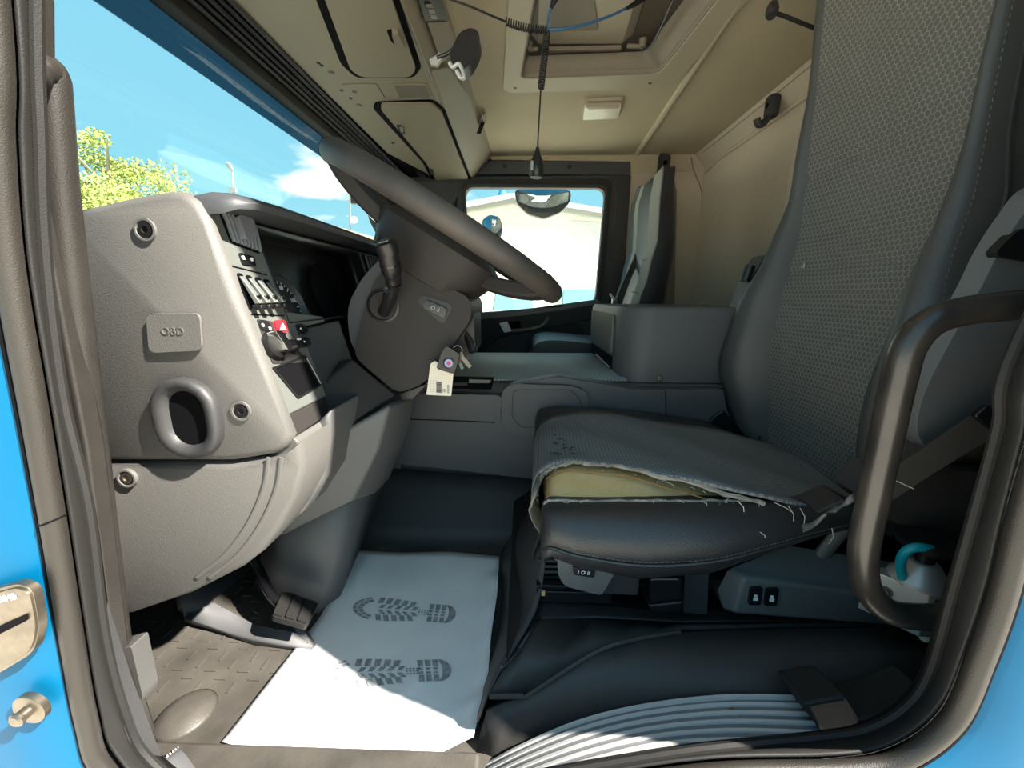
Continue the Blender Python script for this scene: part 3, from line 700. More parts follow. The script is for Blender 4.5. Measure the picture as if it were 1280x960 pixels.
# small rocker below vent
rk = FA.plate([(297, 316), (316, 322), (318, 333), (302, 331)], 0, 0.003, r=0.003).build('level_switch', GLOSS, da, bevel=0.001)
for px, py in ((301, 323), (312, 325)): FA.rect(px, py, 0.004, 0.005, 0.003, 0.0045, 0.001).build('switch_mark', WHITE, rk)
FA.plate([(287, 331), (333, 343), (333.5, 344.6), (287, 333)], 0, 0.0006).build('panel_gap', VOID, da)
FA.plate([(311, 392), (355, 394), (355, 395.5), (312, 394)], 0, 0.0006).build('panel_gap', VOID, da)
# four long toggle switches
for k in range(4):
    tx = 296+k*11.2; ty = 341+k*2.6
    bz = FA.plate([(tx-1, ty), (tx+6, ty+1), (tx+24-k*1.8, ty+40-k*3), (tx+14-k*1.2, ty+48-k*3.2)], -0.001, 0.001, r=0.004).build('switch_bezel', VOID, da)
    a, b = FA.at(tx+3, ty+5, 0.002), FA.at(tx+17-k*1.2, ty+42-k*3.2, 0.010)
    d = (b-a); w = V((0, 0.0046, 0))
    m = MB(); m.loft([[a-w, a+w, a+w+FA.n*0.003, a-w+FA.n*0.003], [a+d*0.5-w, a+d*0.5+w, a+d*0.5+w+FA.n*0.006, a+d*0.5-w+FA.n*0.006], [b-w, b+w, b+w+FA.n*0.008, b-w+FA.n*0.008]])
    tg = m.build('toggle', FASCIA, da, bevel=0.0018)
    m = MB(); p = b+FA.n*0.0086-d*0.22; m.lathe(p, FA.n+d.normalized()*0.2, [(0.0035, -0.002), (0.0033, 0.001), (0.0015, 0.0012), (0, 0.0012)], 12); m.build('toggle_button', CHROME, tg)
    m = MB(); m.box(b+FA.n*0.002-V((0, 0, 0.0035)), (0.014, 0.010, 0.006)); m.build('toggle_tip', BLACK, tg, bevel=0.002)
# light switch block
lb = FA.plate([(320, 399), (340, 402), (386, 453), (340, 455)], 0, 0.0012, r=0.004).build('light_switch_plate', BROWN, da)
FA.plate([(321, 400), (333, 401), (339, 413), (325, 414)], 0.0012, 0.003, r=0.008).build('symbol_dial', BLACK, lb)
for (px, py, s_) in ((326, 407, 0.006), (335, 411, 0.006)):
    mm = MB()
    for a in range(3): FA.rect(px, py, s_*0.9, 0.0011, 0.003, 0.0036, ang=a*PI/3+0.4, mb=mm)
    mm.build('light_symbol', WHITE, lb)
kn = FA.disc(340, 432, [(0.021, 0), (0.021, 0.004), (0.019, 0.009), (0.016, 0.010), (0, 0.010)], 24).build('light_knob', BLACK, da)
FA.plate([(325, 417), (336, 418), (350, 440), (344, 444)], 0.008, 0.022, r=0.006).build('knob_grip', CHROME, kn, bevel=0.003)
FA.plate([(329, 422), (335, 422), (345, 440), (343, 441)], 0.020, 0.0235, r=0.004).build('knob_face', BLACK, kn)
hz_ = FA.plate([(340, 401), (353, 401), (357, 416), (344, 418)], 0.001, 0.005, r=0.0035).build('hazard_button', RED, da, bevel=0.0012)
tri = FA.pts((346, 413.5), (349, 404.5), (354, 413)); MB().prism(tri, FA.n*0.0056, FA.n*0.005).build('hazard_triangle', WHITE, hz_)
s2_ = FA.disc(362, 433, [(0.010, 0.001), (0.010, 0.006), (0.008, 0.009), (0.006, 0.016), (0, 0.016)], 18).build('dimmer_knob', BLACK, da)
FA.rect(362, 427, 0.008, 0.003, 0.015, 0.017, 0.001).build('knob_mark', WHITE, s2_)
FA.rect(351, 431, 0.007, 0.007, 0.0012, 0.0018, 0.002).build('lamp_symbol', WHITE, lb)
for cx_, cy_ in ((374.5, 412), (379, 428)):
    b_ = FA.rect(cx_, cy_, 0.018, 0.017, 0.0, 0.004, 0.003).build('push_switch', BLACK, da, bevel=0.001)
    FA.rect(cx_-3.5, cy_, 0.0065, 0.012, 0.004, 0.006, 0.002).build('switch_rocker', GLOSS, b_)
    FA.rect(cx_+3.5, cy_, 0.0065, 0.012, 0.004, 0.006, 0.002).build('switch_rocker', GLOSS, b_)
    FA.rect(cx_-3, cy_, 0.003, 0.003, 0.006, 0.0066, 0.001).build('switch_mark', WHITE, b_)
# open pocket
pk = [(343, 461), (380, 447), (398, 481), (372, 496)]
c4 = FA.pts(*pk); fr = rounded([p+(p-sum(c4, V())/4)*0.12+FA.n*0.002 for p in c4], 0.003, 3)
ring_plate(fr, rounded([p+FA.n*0.002 for p in c4], 0.003, 3), FA.n*-0.004).build('pocket_frame', BLACK, da)
MB().prism(rounded(c4, 0.003, 3), FA.n*0.0005, FA.n*-0.002).build('pocket_mouth', VOID, da)
m = MB(); m.tube(FA.pts((381, 449, 0.004), (398, 480, 0.004)), 0.0010, 6); m.build('pocket_edge', GREYMARK, da)

# ---- instrument cluster recess
zc0, zc1 = 0.106, -0.042
cw = [fy(0.607, zc0), fy(0.985, zc0), fy(0.985, zc1), fy(0.607, zc1)]
dp = -FA.n*0.055
m = MB(); m.loft([cw, [p+dp*1.0 for p in cw]], caps=False); m.build('cluster_shroud', BLACK, da, solid=0.004)
m = MB(); m.prism([p+dp for p in cw], dp*0.1); cp = m.build('instrument_panel', BLACK, da)
CFm = Frame(fy(0.68, 0.0)+dp, FA.n)
gc = CFm.at(353, 387)
m = MB(); m.lathe(gc, FA.n, [(0.060, 0), (0.060, 0.010), (0.056, 0.012), (0.053, 0.006), (0.051, 0.003)], 40); ga = m.build('gauge_ring', DARKTOP, da)
MB().lathe(gc, FA.n, [(0.053, 0.0005), (0.053, 0.003), (0, 0.003)], 40).build('gauge_face', BLACK, ga)
mm = MB()
for k in range(25):
    a = math.radians(-40+k*11); u = FA.u*math.cos(a)+FA.v*math.sin(a); w = 0.008 if k % 4 == 0 else 0.004
    t_ = FA.u*-math.sin(a)+FA.v*math.cos(a); p = gc+u*(0.050-w)+FA.n*0.0034
    mm.prism([p-t_*0.0009, p+u*w-t_*0.0009, p+u*w+t_*0.0009, p+t_*0.0009], FA.n*0.0005)
o = mm.build('gauge_marks', WHITE, ga); o['kind'] = 'stuff'
for k, tx in enumerate(('20', '40', '60', '80', '100', '120')):
    a = math.radians(214-k*48); text('gauge_numeral', tx, 0.011, gc+(FA.u*math.cos(a)+FA.v*math.sin(a))*0.040+FA.n*0.0034, FA.u, FA.v, WHITE, ga)
mm = MB(); a = math.radians(248); u = FA.u*math.cos(a)+FA.v*math.sin(a); w = FA.u*-math.sin(a)+FA.v*math.cos(a)
mm.prism([gc-w*0.0035+FA.n*.005, gc+u*0.038-w*0.0012+FA.n*.005, gc+u*0.038+w*0.0012+FA.n*.005, gc+w*0.0035+FA.n*.005], FA.n*0.002); mm.build('gauge_needle', RED, ga)
m = MB(); m.lathe(fy(0.86, 0.015)+dp, FA.n, [(0.060, 0), (0.066, 0.012), (0.061, 0.014), (0.058, 0.006), (0.0, 0.003)], 40); m.build('gauge_ring', VOID, da)
# lower dash panel beneath the cluster (brownish trim in front of the column foot)
q = [P(395, 475, 0.66), P(421, 405, 0.70), P(440, 400, 0.74), P(470, 440, 0.74), P(500, 497, 0.72), P(470, 506, 0.68), P(414, 545, 0.64), P(404, 500, 0.64)]
# dark panel between fascia and column
q2 = [fy(0.636, -0.052), fy(0.80, -0.044), fy(0.80, -0.17), fy(0.645, -0.17)]
m = MB(); m.prism([p-FA.n*0.012 for p in q2], FA.n*-0.05); m.build('inner_knee_panel', DARKTOP, da, bevel=0.004)
def L3(px, py, y): return P(px, py, y)
kc = [L3(398, 483, 0.655), L3(441, 447, 0.745), L3(498, 494, 0.73), L3(414, 546, 0.645)]
kb = [p+V((-0.05, 0.02, -0.01)) for p in kc]
m = MB(); m.loft([kb, kc]); m.build('column_knee_cover', BROWN, da, bevel=0.007, seg=3)
# centre vents beyond the column
v2 = [fy(1.00, 0.100), fy(1.16, 0.100), fy(1.16, 0.03), fy(1.00, 0.03)]
m = MB(); m.prism([p+V((0, 0, 0)) for p in [fy(0.985, 0.108), fy(2.33, 0.108), fy(2.33, -0.2), fy(0.985, -0.2)]], FA.n*-0.03); m.build('centre_fascia', FASCIA, da, bevel=0.004)
m = MB(); m.prism([p+FA.n*0.001 for p in v2], FA.n*0.002); cv = m.build('centre_vent', VOID, da)
for k in range(8):
    y = 1.01+k*0.02; m = MB(); m.tube([fy(y, 0.098, 0.005), fy(y, 0.033, 0.005)], 0.0035, 6); m.build('vent_slat', SLAT, cv)

# ---- footwell: column cover going down to the floor
def F_(px, py, y): return P(px, py, y)
cc = thing('steering_column_shroud', 'tall grey lower shroud of the steering column reaching the cab floor', 'shroud', (-0.3, 0.72, ZF))
up_ = [
 [F_(350, 560, 0.74), F_(414, 548, 0.650), F_(488, 508, 0.690), F_(500, 503, 0.75), F_(518, 498, 0.86)],
 [F_(345, 610, 0.74), F_(405, 602, 0.648), F_(474, 560, 0.685), F_(494, 553, 0.75), F_(510, 540, 0.86)],
 [F_(330, 672, 0.73), F_(352, 668, 0.668), F_(440, 628, 0.670), F_(468, 618, 0.74), F_(486, 600, 0.87)]]
MB().grid(up_).build('shroud_upper', GREY2, cc, solid=0.014, bevel=0.006, seg=3, offset=1)
lo_ = [
 [F_(335, 655, 0.75), F_(352, 655, 0.688), F_(432, 622, 0.692), F_(464, 606, 0.75), F_(486, 590, 0.88)],
 [F_(322, 712, 0.76), F_(350, 712, 0.705), F_(416, 705, 0.690), F_(440, 690, 0.75), F_(458, 668, 0.89)],
 [F_(310, 765, 0.78), F_(346, 765, 0.730), F_(398, 765, 0.695), F_(424, 752, 0.74), F_(449, 690, 0.90)],
 [F_(300, 792, 0.76), F_(340, 800, 0.720), F_(386, 800, 0.680), F_(414, 786, 0.72), F_(446, 700, 0.90)]]
MB().grid(lo_).build('shroud_lower', GREY2, cc, solid=0.012, sharp=0, offset=1)
rows = [[F_(226, 742, 0.66), F_(262, 726, 0.74), F_(310, 700, 0.84), F_(352, 690, 0.80)], [F_(228, 758, 0.645), F_(264, 752, 0.72), F_(318, 745, 0.80), F_(352, 740, 0.75)], [Pz(230, 773, -.635), Pz(266, 782, -.638), Pz(318, 798, -.640), Pz(390, 808, -.645)], [Pz(230, 778, -.658), Pz(266, 788, -.658), Pz(318, 806, -.658), Pz(390, 815, -.658)]]
MB().grid(rows).build('kick_panel', TUNNEL, cc, solid=0.010, sharp=0, offset=1)
# seam line between shroud and the plate at its side
# accelerator pedal
pe = thing('accelerator_pedal', 'black ribbed accelerator pedal in front of the grey shroud', 'pedal', (-0.35, 0.66, -0.6))
m = MB(); m.tube(spline([P(312, 690, 0.72), P(325, 715, 0.70), P(338, 742, 0.66), P(356, 760, 0.64)], 5), 0.0095, 10); m.build('pedal_arm', GLOSS, pe)
PF = Frame.of(P(340, 770, 0.60), P(352, 742, 0.66), P(398, 754, 0.655), toward=(0, -0.2, 0.3))
pd = PF.plate([(340, 770), (351, 741), (361, 740), (398, 754), (383, 782)], -0.010, 0, r=0.006).build('pedal_pad', RUBBER, pe, bevel=0.003)
for k in range(3):
    a, b = (341+k*15, 769+k*4.0), (353+k*14.5, 742+k*4.2)
    PF.plate([a, b, (b[0]+12, b[1]+3.6), (a[0]+12.5, a[1]+3.4)], 0, 0.004, r=0.003).build('pedal_rib', RUBBER, pd, bevel=0.0015)
m = MB(); m.tube(spline([P(285, 722, 0.80), P(296, 735, 0.78), P(300, 760, 0.76)], 4), 0.012, 8); m.build('pedal_bracket', DARK, pe)

# ================================================================= STEERING COLUMN AND WHEEL
wc = V((-0.143, 0.82, 0.127)); wn_ = V((0.52, 0, 0.854)).normalized(); wd = V((0.854, 0, -0.52)).normalized(); wy = V((0, 1, 0))
def wpt(a, r, h=0): return wc + (wd*math.cos(a) + wy*math.sin(a))*r + wn_*h
sw = thing('steering_wheel', 'large worn dark grey truck steering wheel seen almost edge on', 'steering wheel', wc)
m = MB(); pts = [wpt(2*PI*i/72, 0.234) for i in range(72)]; rr = []
for i in range(72):
    a = 2*PI*i/72; g_ = 0
    m_ = math.sin(a*40)*0.0008 if (0.6 < (a % PI) < 1.0 or 2.2 < (a % PI) < 2.6) else 0
    rr.append(0.0200+m_)
WHEELM = mat('wheel_leatherette', (0.044, 0.040, 0.038), 0.55, grain=0.5, gscale=500, col2=(0.066, 0.056, 0.048), var=0.12, vscale=14)
m.tube(pts, rr, 16, closed=True); rim = m.build('rim', WHEELM, sw, sharp=0)
# finger bumps under the far rim and seams round the grips
for a0 in (math.radians(28), math.radians(-28), math.radians(152), math.radians(-152)):
    p = wpt(a0, 0.234); t = (wd*-math.sin(a0)+wy*math.cos(a0)); ring = []
    e = t.cross(wn_).normalized()
    m = MB(); m.tube([p+(e*math.cos(b)+wn_*math.sin(b))*0.0201 for b in [2*PI*k/20 for k in range(20)]], 0.0010, 6, closed=True); m.build('seam', RUBBER, rim)
for s_ in (1, -1):
    for k in range(7):
        a0 = math.radians(s_*(108+k*6.5)); p = wpt(a0, 0.232, -0.013)
        if s_ > 0: MB().lathe(p, wn_, [(0.004, -0.010), (0.010, -0.007), (0.012, 0), (0.008, 0.006)], 12).build('finger_grip', WHEELM, rim, sharp=0)
# hub and spokes (dished below the rim)
def hubring(h, sx, sy, ox=0.0): return [wc + wn_*h + wd*(ox+sx*math.copysign(abs(math.cos(a))**0.7, math.cos(a))) + wy*(sy*math.copysign(abs(math.sin(a))**0.7, math.sin(a))) for a in [2*PI*k/32 for k in range(32)]]
HUBM = mat('hub_plastic', (0.029, 0.026, 0.025), 0.5, spec=0.25, grain=0.4, gscale=700)
m = MB(); m.loft([hubring(-0.012, 0.04, 0.05), hubring(-0.018, 0.105, 0.10), hubring(-0.032, 0.128, 0.112), hubring(-0.070, 0.118, 0.105), hubring(-0.108, 0.098, 0.092), hubring(-0.112, 0.085, 0.08)]); m.build('hub', HUBM, sw, sharp=50)
for a0, w in ((math.radians(200), 0.05), (math.radians(160), 0.05), (math.radians(20), 0.045), (math.radians(-20), 0.045)):
    pts = [wpt(a0*1.0, 0.10, -0.055), wpt(a0, 0.16, -0.040), wpt(a0, 0.205, -0.022), wpt(a0, 0.232, -0.004)]
    t = (wd*-math.sin(a0)+wy*math.cos(a0))
    m = MB(); m.strap(spline(pts, 4), t, w, 0.028); m.build('spoke', HUBM, sw, bevel=0.006)
# boss sleeve between hub and column, and screw hole
m = MB(); m.lathe(wc-wn_*0.112, -wn_, [(0.075, -0.004), (0.07, 0.012), (0.072, 0.02)], 28); m.build('boss', BLACK, sw)
hp = P(527, 334, 0.735); MB().lathe(hp, (0.25, -1, 0), [(0.010, -0.006), (0.010, 0.003), (0.0, 0.003)], 16).build('screw_hole', VOID, sw)

# column housing: near face on a plane through y = 0.735
co = thing('steering_column', 'dark column housing under the steering wheel with stalk and ignition', 'steering column', (-0.25, 0.82, -0.1))
YC = 0.735
def cprism(poly, y0, dy, name, m_, r=0.0, bev=0.008, par=None):
    q = PY(y0, *poly)
    if r: q = rounded(q, r, 5)
    return MB().prism(q, (0, dy, 0)).build(name, m_, par or co, bevel=bev)
cprism([(470, 345), (500, 330), (545, 352), (588, 372), (590, 398), (560, 440), (530, 480), (497, 492), (470, 470), (442, 445), (452, 400)], YC, 0.20, 'lower_housing', BROWN, r=0.018, bev=0.012)
cprism([(436, 378), (452, 348), (476, 322), (498, 326), (512, 338), (470, 400), (446, 442), (438, 428), (434, 400)], YC+0.012, 0.19, 'upper_housing', DARKTOP, r=0.02, bev=0.014)
cprism([(497, 492), (530, 480), (552, 455), (545, 470), (516, 500), (500, 500)], YC+0.02, 0.15, 'lower_lip', BLACK, bev=0.004)
cprism([(575, 372), (592, 380), (594, 440), (582, 452), (560, 446), (556, 420)], YC+0.045, 0.12, 'ignition_housing', BLACK, r=0.01, bev=0.006)
CFr = Frame((0, YC, 0), (0, -1, 0))
# small crease on lower housing
# stalk socket
so = CFr.disc(479, 382, [(0.031, -0.004), (0.031, 0.002), (0.027, 0.003), (0.025, -0.002), (0.0, -0.002)], 28).build('stalk_socket', BLACK, co)
st = thing('control_stalk', 'black control stalk with push button tip on the steering column side', 'stalk', P(482, 385, YC))
a = P(482, 392, YC); b = P(490, 362, YC-0.085)
sk_ = [P(480, 390, YC), P(487, 372, YC-0.035), P(492, 352, YC-0.06), P(489, 335, YC-0.075), P(483, 308, YC-0.09), P(480, 300, YC-0.094)]
m = MB(); m.tube(spline(sk_[:3], 4), [0.011]*4+[0.012]*4+[0.0135], 10); m.build('stalk_arm', BLACK, st)
m = MB(); m.tube(spline(sk_[2:5], 4), [0.0135]*3+[0.0165]*6, 14); m.build('stalk_sleeve', BLACK, st)
m = MB(); m.tube([sk_[3].lerp(sk_[4], 0.15), sk_[3].lerp(sk_[4], 0.22)], 0.0172, 14); m.build('stalk_collar', GLOSS, st)
d = (sk_[5]-sk_[4]).normalized()
m = MB(); m.lathe(sk_[4], d, [(0.0170, -0.012), (0.0175, 0), (0.0165, 0.006), (0.013, 0.008), (0.0, 0.008)], 16); tp = m.build('stalk_tip', BLACK, st)
m = MB(); m.lathe(sk_[4]+d*0.008, d, [(0.011, -0.001), (0.0105, 0.002), (0, 0.0022)], 4); m.build('stalk_button', FASCIA, tp)
MB().lathe(P(484, 362, YC-0.062), (0.1, -1, 0.2), [(0.006, -0.006), (0.006, 0.002), (0.003, 0.002), (0, 0)], 12).build('stalk_screw', BLACK, st)
# rocker switch in a recess
CFr.plate([(521, 377), (528, 369), (560, 378), (566, 384), (556, 404), (548, 402)], -0.001, 0.0015, r=0.006).build('switch_recess', BLACK, co)
rs = CFr.plate([(529, 384), (533, 374), (560, 386), (556, 398)], 0.0012, 0.007, r=0.006).build('rocker_switch', GLOSS, co, bevel=0.002)
text('switch_marking', 'O II', 0.011, CFr.at(545, 386, 0.0073), (0.93, 0, -0.36), (0, 0, 1), GREYMARK, rs)
MB().lathe(P(556, 413, YC+0.03), (1, -1, 0), [(0.005, 0), (0.005, 0.004), (0, 0.004)], 10).build('housing_screw', STEEL, co)
# lever on the far side and hanging bunch
lv = thing('retarder_lever', 'slim black lever with pale edge behind the ignition lock', 'lever', P(585, 420, 0.85))
m = MB(); m.tube([P(578, 405, 0.80), P(586, 425, 0.78), P(592, 440, 0.77)], [0.006, 0.008, 0.009], 10); m.build('lever_arm', BLACK, lv)
m = MB(); m.tube([P(579, 406, 0.79), P(592, 436, 0.76)], 0.0028, 6); m.build('lever_edge', STEEL, lv)

yk = 0.70
kf = thing('key_fob', 'black key fob with round emblem hanging from the ignition lock', 'key fob', P(560, 455, yk))
q = rounded(PY(yk, (558, 432), (575, 443), (568, 468), (545, 461), (552, 440)), 0.006, 4)
m = MB(); m.prism(q, (0, 0.016, 0)); m.build('fob_body', BLACK, kf, bevel=0.003)
KF = Frame((0, yk, 0), (0, -1, 0))
em = KF.disc(561, 454, [(0.0105, -0.001), (0.0105, 0.0015), (0.009, 0.002), (0.0085, 0.001), (0, 0.001)], 20).build('fob_emblem', GLOSS, kf)
KF.disc(561, 454, [(0.0075, 0.001), (0.0072, 0.0018), (0.0058, 0.0018), (0.0055, 0.0012), (0, 0.0012)], 18).build('emblem_ring', mat('emblem_blue', (0.20, 0.26, 0.45), 0.3, metal=0.5), em)
KF.disc(561, 454, [(0.0042, 0.001), (0.004, 0.002), (0.0, 0.0022)], 6).build('emblem_centre', mat('emblem_red', (0.45, 0.03, 0.06), 0.4), em)
ky = thing('ignition_keys', 'steel keys beside the black key fob', 'keys', P(580, 450, yk))
for (ax, ay, bx, by, w) in ((574, 442, 588, 459, 0.0075), (573, 449, 578, 461, 0.006)):
    a, b = P(ax, ay, yk+0.01), P(bx, by, yk+0.005); d = (b-a).normalized(); s_ = d.cross(V((0, 1, 0))).normalized()
    prof = [a-s_*w*.9, a+s_*w*.9]; n_ = 5
    for i in range(1, n_+1): 
        t = i/n_; pp = a.lerp(b, t); prof.append(pp+s_*(w*(0.55 if i % 2 else 0.35)))
    prof += [b-s_*w*0.5, a.lerp(b, 0.25)-s_*w*0.5]
    m = MB(); m.prism(prof, (0, 0.0022, 0)); m.build('key', STEEL, ky)
MB().tube([P(572+6*math.cos(t), 438+6*math.sin(t), yk+0.012) for t in [2*PI*k/16 for k in range(16)]], 0.0012, 6, closed=True).build('key_ring', STEEL, ky)
kt = thing('key_tag', 'white printed paper tag with barcode hanging behind the key fob', 'tag', P(550, 480, yk+0.02))
q = rounded(PY(yk+0.02, (538, 455), (543, 451), (567, 464), (564, 495), (533, 493.5)), 0.002, 3)
m = MB(); m.prism(q, (0, 0.0012, 0)); m.build('tag_card', CARD, kt)
TF = Frame((0, yk+0.0198, 0), (0, -1, 0))
mm = MB(); yy = 477.0
for k in range(14):
    h = random.choice((0.5, 0.8, 1.2)); a = TF.pts((545.5, yy), (552, yy+0.3), (552, yy+0.3+h), (545.5, yy+h)); mm.prism(a, (0, -0.0003, 0)); yy += h+0.3
mm.build('tag_barcode', BLACK, kt)
mm = MB()
for k in range(5):
    TF.plate([(559, 481+k*2.2), (561.5, 481.1+k*2.2), (561.5, 482.9+k*2.2), (559, 482.8+k*2.2)], 0, 0.0003, mb=mm)
for k in range(3): TF.plate([(553.5+k*1.6, 486), (554.6+k*1.6, 486), (554.4+k*1.6, 490.5), (553.3+k*1.6, 490.5)], 0, 0.0003, mb=mm)
for i in range(3):
    for k in range(6): TF.plate([(538+i*3.4, 472+k*3.4), (539+i*3.4, 472+k*3.4), (539+i*3.4, 473+k*3.4), (538+i*3.4, 473+k*3.4)], 0, 0.0003, mb=mm)
mm.build('tag_print', GREYMARK, kt)

# ================================================================= ENGINE TUNNEL
et = thing('engine_tunnel', 'grey engine tunnel between the seats with black lower panel', 'engine tunnel', (0.1, 1.3, ZF))
KT = 1.13                      # the tunnel clears the far side of the driver's seat
prof = [(0.965*KT, -0.235*KT), (0.985*KT, -0.217*KT), (1.20*KT, -0.205*KT), (1.42*KT, -0.210*KT), (1.66, -0.28), (1.70, -0.44), (1.70, ZF), (1.09, ZF), (1.085, -0.50)]
m = MB(); m.prism([V((-0.46, y, z)) for y, z in prof], (1.43, 0, 0)); m.build('tunnel_body', TUNNEL, et, bevel=0.012)
# black lower panel
rows = []
for i in range(7):
    x, zt = -0.56+0.13*i, -0.486-0.048*i/5
    rows.append([V((x, 1.068-0.138*(j/4)**1.3+dy, zt+(ZF-zt)*j/4)) for j, dy in enumerate((0, -0.014, -0.012, -0.006, 0))])
m = MB(); m.grid(rows); m.build('lower_panel', PEDM, et, solid=0.015, sharp=0, offset=1)
YT = 0.945*KT
def tprism(poly, y0, dy, name, m_, r=0.0, bev=0.004, par=None):
    q = PY(y0, *poly)
    if r: q = rounded(q, r, 5)
    return MB().prism(q, (0, dy, 0)).build(name, m_, par or et, bevel=bev)
tprism([(513, 490), (626, 494), (640, 480), (700, 470), (790, 486), (905, 487), (930, 600), (835, 600), (664, 600), (480, 579), (498, 540)], YT, 0.05, 'side_panel', TUNNEL, bev=0.006)
tprism([(516, 492), (622, 494), (628, 498), (624, 524), (617, 527), (510, 523)], YT-0.010, 0.03, 'upper_ledge', TUNNEL, r=0.006, bev=0.006)
hat = tprism([(627, 488), (640, 480), (715, 482), (735, 490), (737, 540), (727, 545), (645, 545), (628, 533)], YT-0.014, 0.03, 'access_hatch', TUNNEL, r=0.022, bev=0.006)
q0 = rounded(PY(YT-0.0155, (641, 487), (714, 487), (727, 500), (728, 533), (652, 535), (639, 522)), 0.016, 5)
c0 = sum(q0, V())/len(q0)
ring_plate(q0, [p+(c0-p)*0.03 for p in q0], (0, 0.003, 0)).build('hatch_groove', DARK, hat)
m = MB(); m.tube(PY(YT-0.001, (832, 488), (833, 528), (834, 560)), 0.0016, 6); m.build('panel_gap', VOID, et)
m = MB(); m.tube(PY(YT-0.0102, (510, 524), (560, 525.5), (618, 528)), 0.0016, 6); m.build('panel_gap', VOID, et)
# tray slot at the upper left
tprism([(560, 472), (617, 473), (614, 487), (560, 486)], YT-0.006, 0.02, 'tray_slot', VOID, bev=0.001)
tprism([(586, 474), (614, 475), (612, 479), (586, 479)], YT-0.012, 0.012, 'slot_bar', FASCIA, bev=0.001)
tprism([(560, 478), (585, 478), (584, 482), (560, 482)], YT-0.012, 0.012, 'slot_lip', BROWN, bev=0.001)
# patterned mat on top
zt = [(0.985*KT, -0.2125*KT), (1.20*KT, -0.2005*KT), (1.42*KT, -0.2055*KT)]
m = MB(); xs = [-0.30, -0.1, 0.1, 0.30]
m.grid([[V((x, y, z)) for x in xs] for y, z in zt]); o = m.build('tunnel_mat', MATTOP, et, solid=0.004, sharp=0)
# left end of tunnel meets dashboard
m = MB(); m.prism([V((-0.9, 1.02, ZF)), V((-0.40, 1.04, ZF)), V((-0.36, 1.07, -0.50)), V((-0.31, 1.085, -0.27)), V((-0.9, 1.085, -0.23))], (0, 0.6, 0)); m.build('tunnel_nose', DARKTOP, et, bevel=0.008)

# storage box on the tunnel
sb = thing('storage_box', 'grey plastic storage box with hinged lid on the engine tunnel', 'storage box', (0.38, 1.2, -0.2))
x0, x1, y0, y1, zb_, zt_ = 0.250*KT, 0.60*KT, 0.985*KT, 1.46*KT, -0.215*KT, -0.028*KT
base = [V((x0, y1, 0)), V((x0, y0+0.12, 0)), V((x0+0.004, y0+0.05, 0)), V((x0+0.03, y0+0.01, 0)), V((x0+0.08, y0, 0)), V((x1, y0, 0)), V((x1, y1, 0))]
m = MB(); m.loft([[p+V((0, 0, zb_)) for p in base], [p*1.0+V((0, 0, zt_-0.012)) for p in base], [V((p.x+(0.008 if p.x < .4 else 0), p.y+(0.006 if p.y < 1.3 else 0), zt_)) for p in base]]); m.build('box_body', TUNNEL, sb, sharp=50)
LF = Frame((x0-0.001, 1.2, -0.1), (-1, 0, 0))
m = MB(); m.prism(rounded([V((x0-0.001, y1-0.02, -0.055)), V((x0-0.001, y0+0.13, -0.055)), V((x0-0.001, y0+0.13, -0.178)), V((x0-0.001, y1-0.02, -0.178))], 0.012, 4), (-0.006, 0, 0)); m.build('lid_door', GREY2, sb, bevel=0.003)
m = MB(); m.prism([V((x0-0.001, y1-0.02, -0.188)), V((x0-0.001, y0+0.13, -0.188)), V((x0-0.001, y0+0.13, -0.236)), V((x0-0.001, y1-0.02, -0.236))], (-0.002, 0, 0)); m.build('door_slot', VOID, sb)
m = MB(); m.tube([V((x0-0.006, y1-0.16, -0.218)), V((x0-0.006, y0+0.135, -0.226))], 0.004, 8); m.build('slot_bar', STEEL, sb)
MB().lathe(P(825, 473, y0-0.001), (0, -1, 0), [(0.009, 0), (0.008, 0.003), (0.003, 0.004), (0, 0.002)], 14).build('screw', STEEL, sb)
# ================================================================= DRIVER'S SEAT
CY_ = 0.82
Ct = [(-.42, .838), (0, .84), (.75, .842)]
ds = thing('driver_seat', 'worn driver seat with honeycomb fabric and torn cushion edge showing foam', 'seat', (0.4, CY_, -0.54))
XFt = [(-.42, .645), (-.3, .64), (-.15, .63), (0, .642), (.15, .662), (.4, .654), (.75, .63)]
Wf = [(-.42, .14), (-.3, .16), (-.15, .175), (0, .18), (.45, .178), (.66, .17), (.74, .14)]
Wo = [(-.42, .19), (-.30, .25), (-.2, .285), (-.05, .27), (.1, .23), (.25, .205), (.45, .20), (.66, .192), (.74, .15)]
Bt = [(-.42, .02), (-.3, .07), (-.2, .09), (-.05, .075), (.1, .045), (.25, .018), (.5, .006)]
zs = [-.42+.04*i for i in range(30)]
def xs_(z): return lerp(XFt, z)
def crease(z): return sum(0.006*math.exp(-((z-c)/0.012)**2) for c in (0.07, 0.285))
m = MB(); N_ = 18
m.grid([[V((xs_(z)+0.012*(1-(2*i/N_-1)**2)+crease(z+0.02*(2*i/N_-1)**2)-0.002, lerp(Ct, z)+lerp(Wf, z)*(1-2*i/N_), z)) for i in range(N_+1)] for z in [-.42+.01*k for k in range(117)]])
bk = m.build('backrest_fabric', FABRIC, ds, sharp=0)
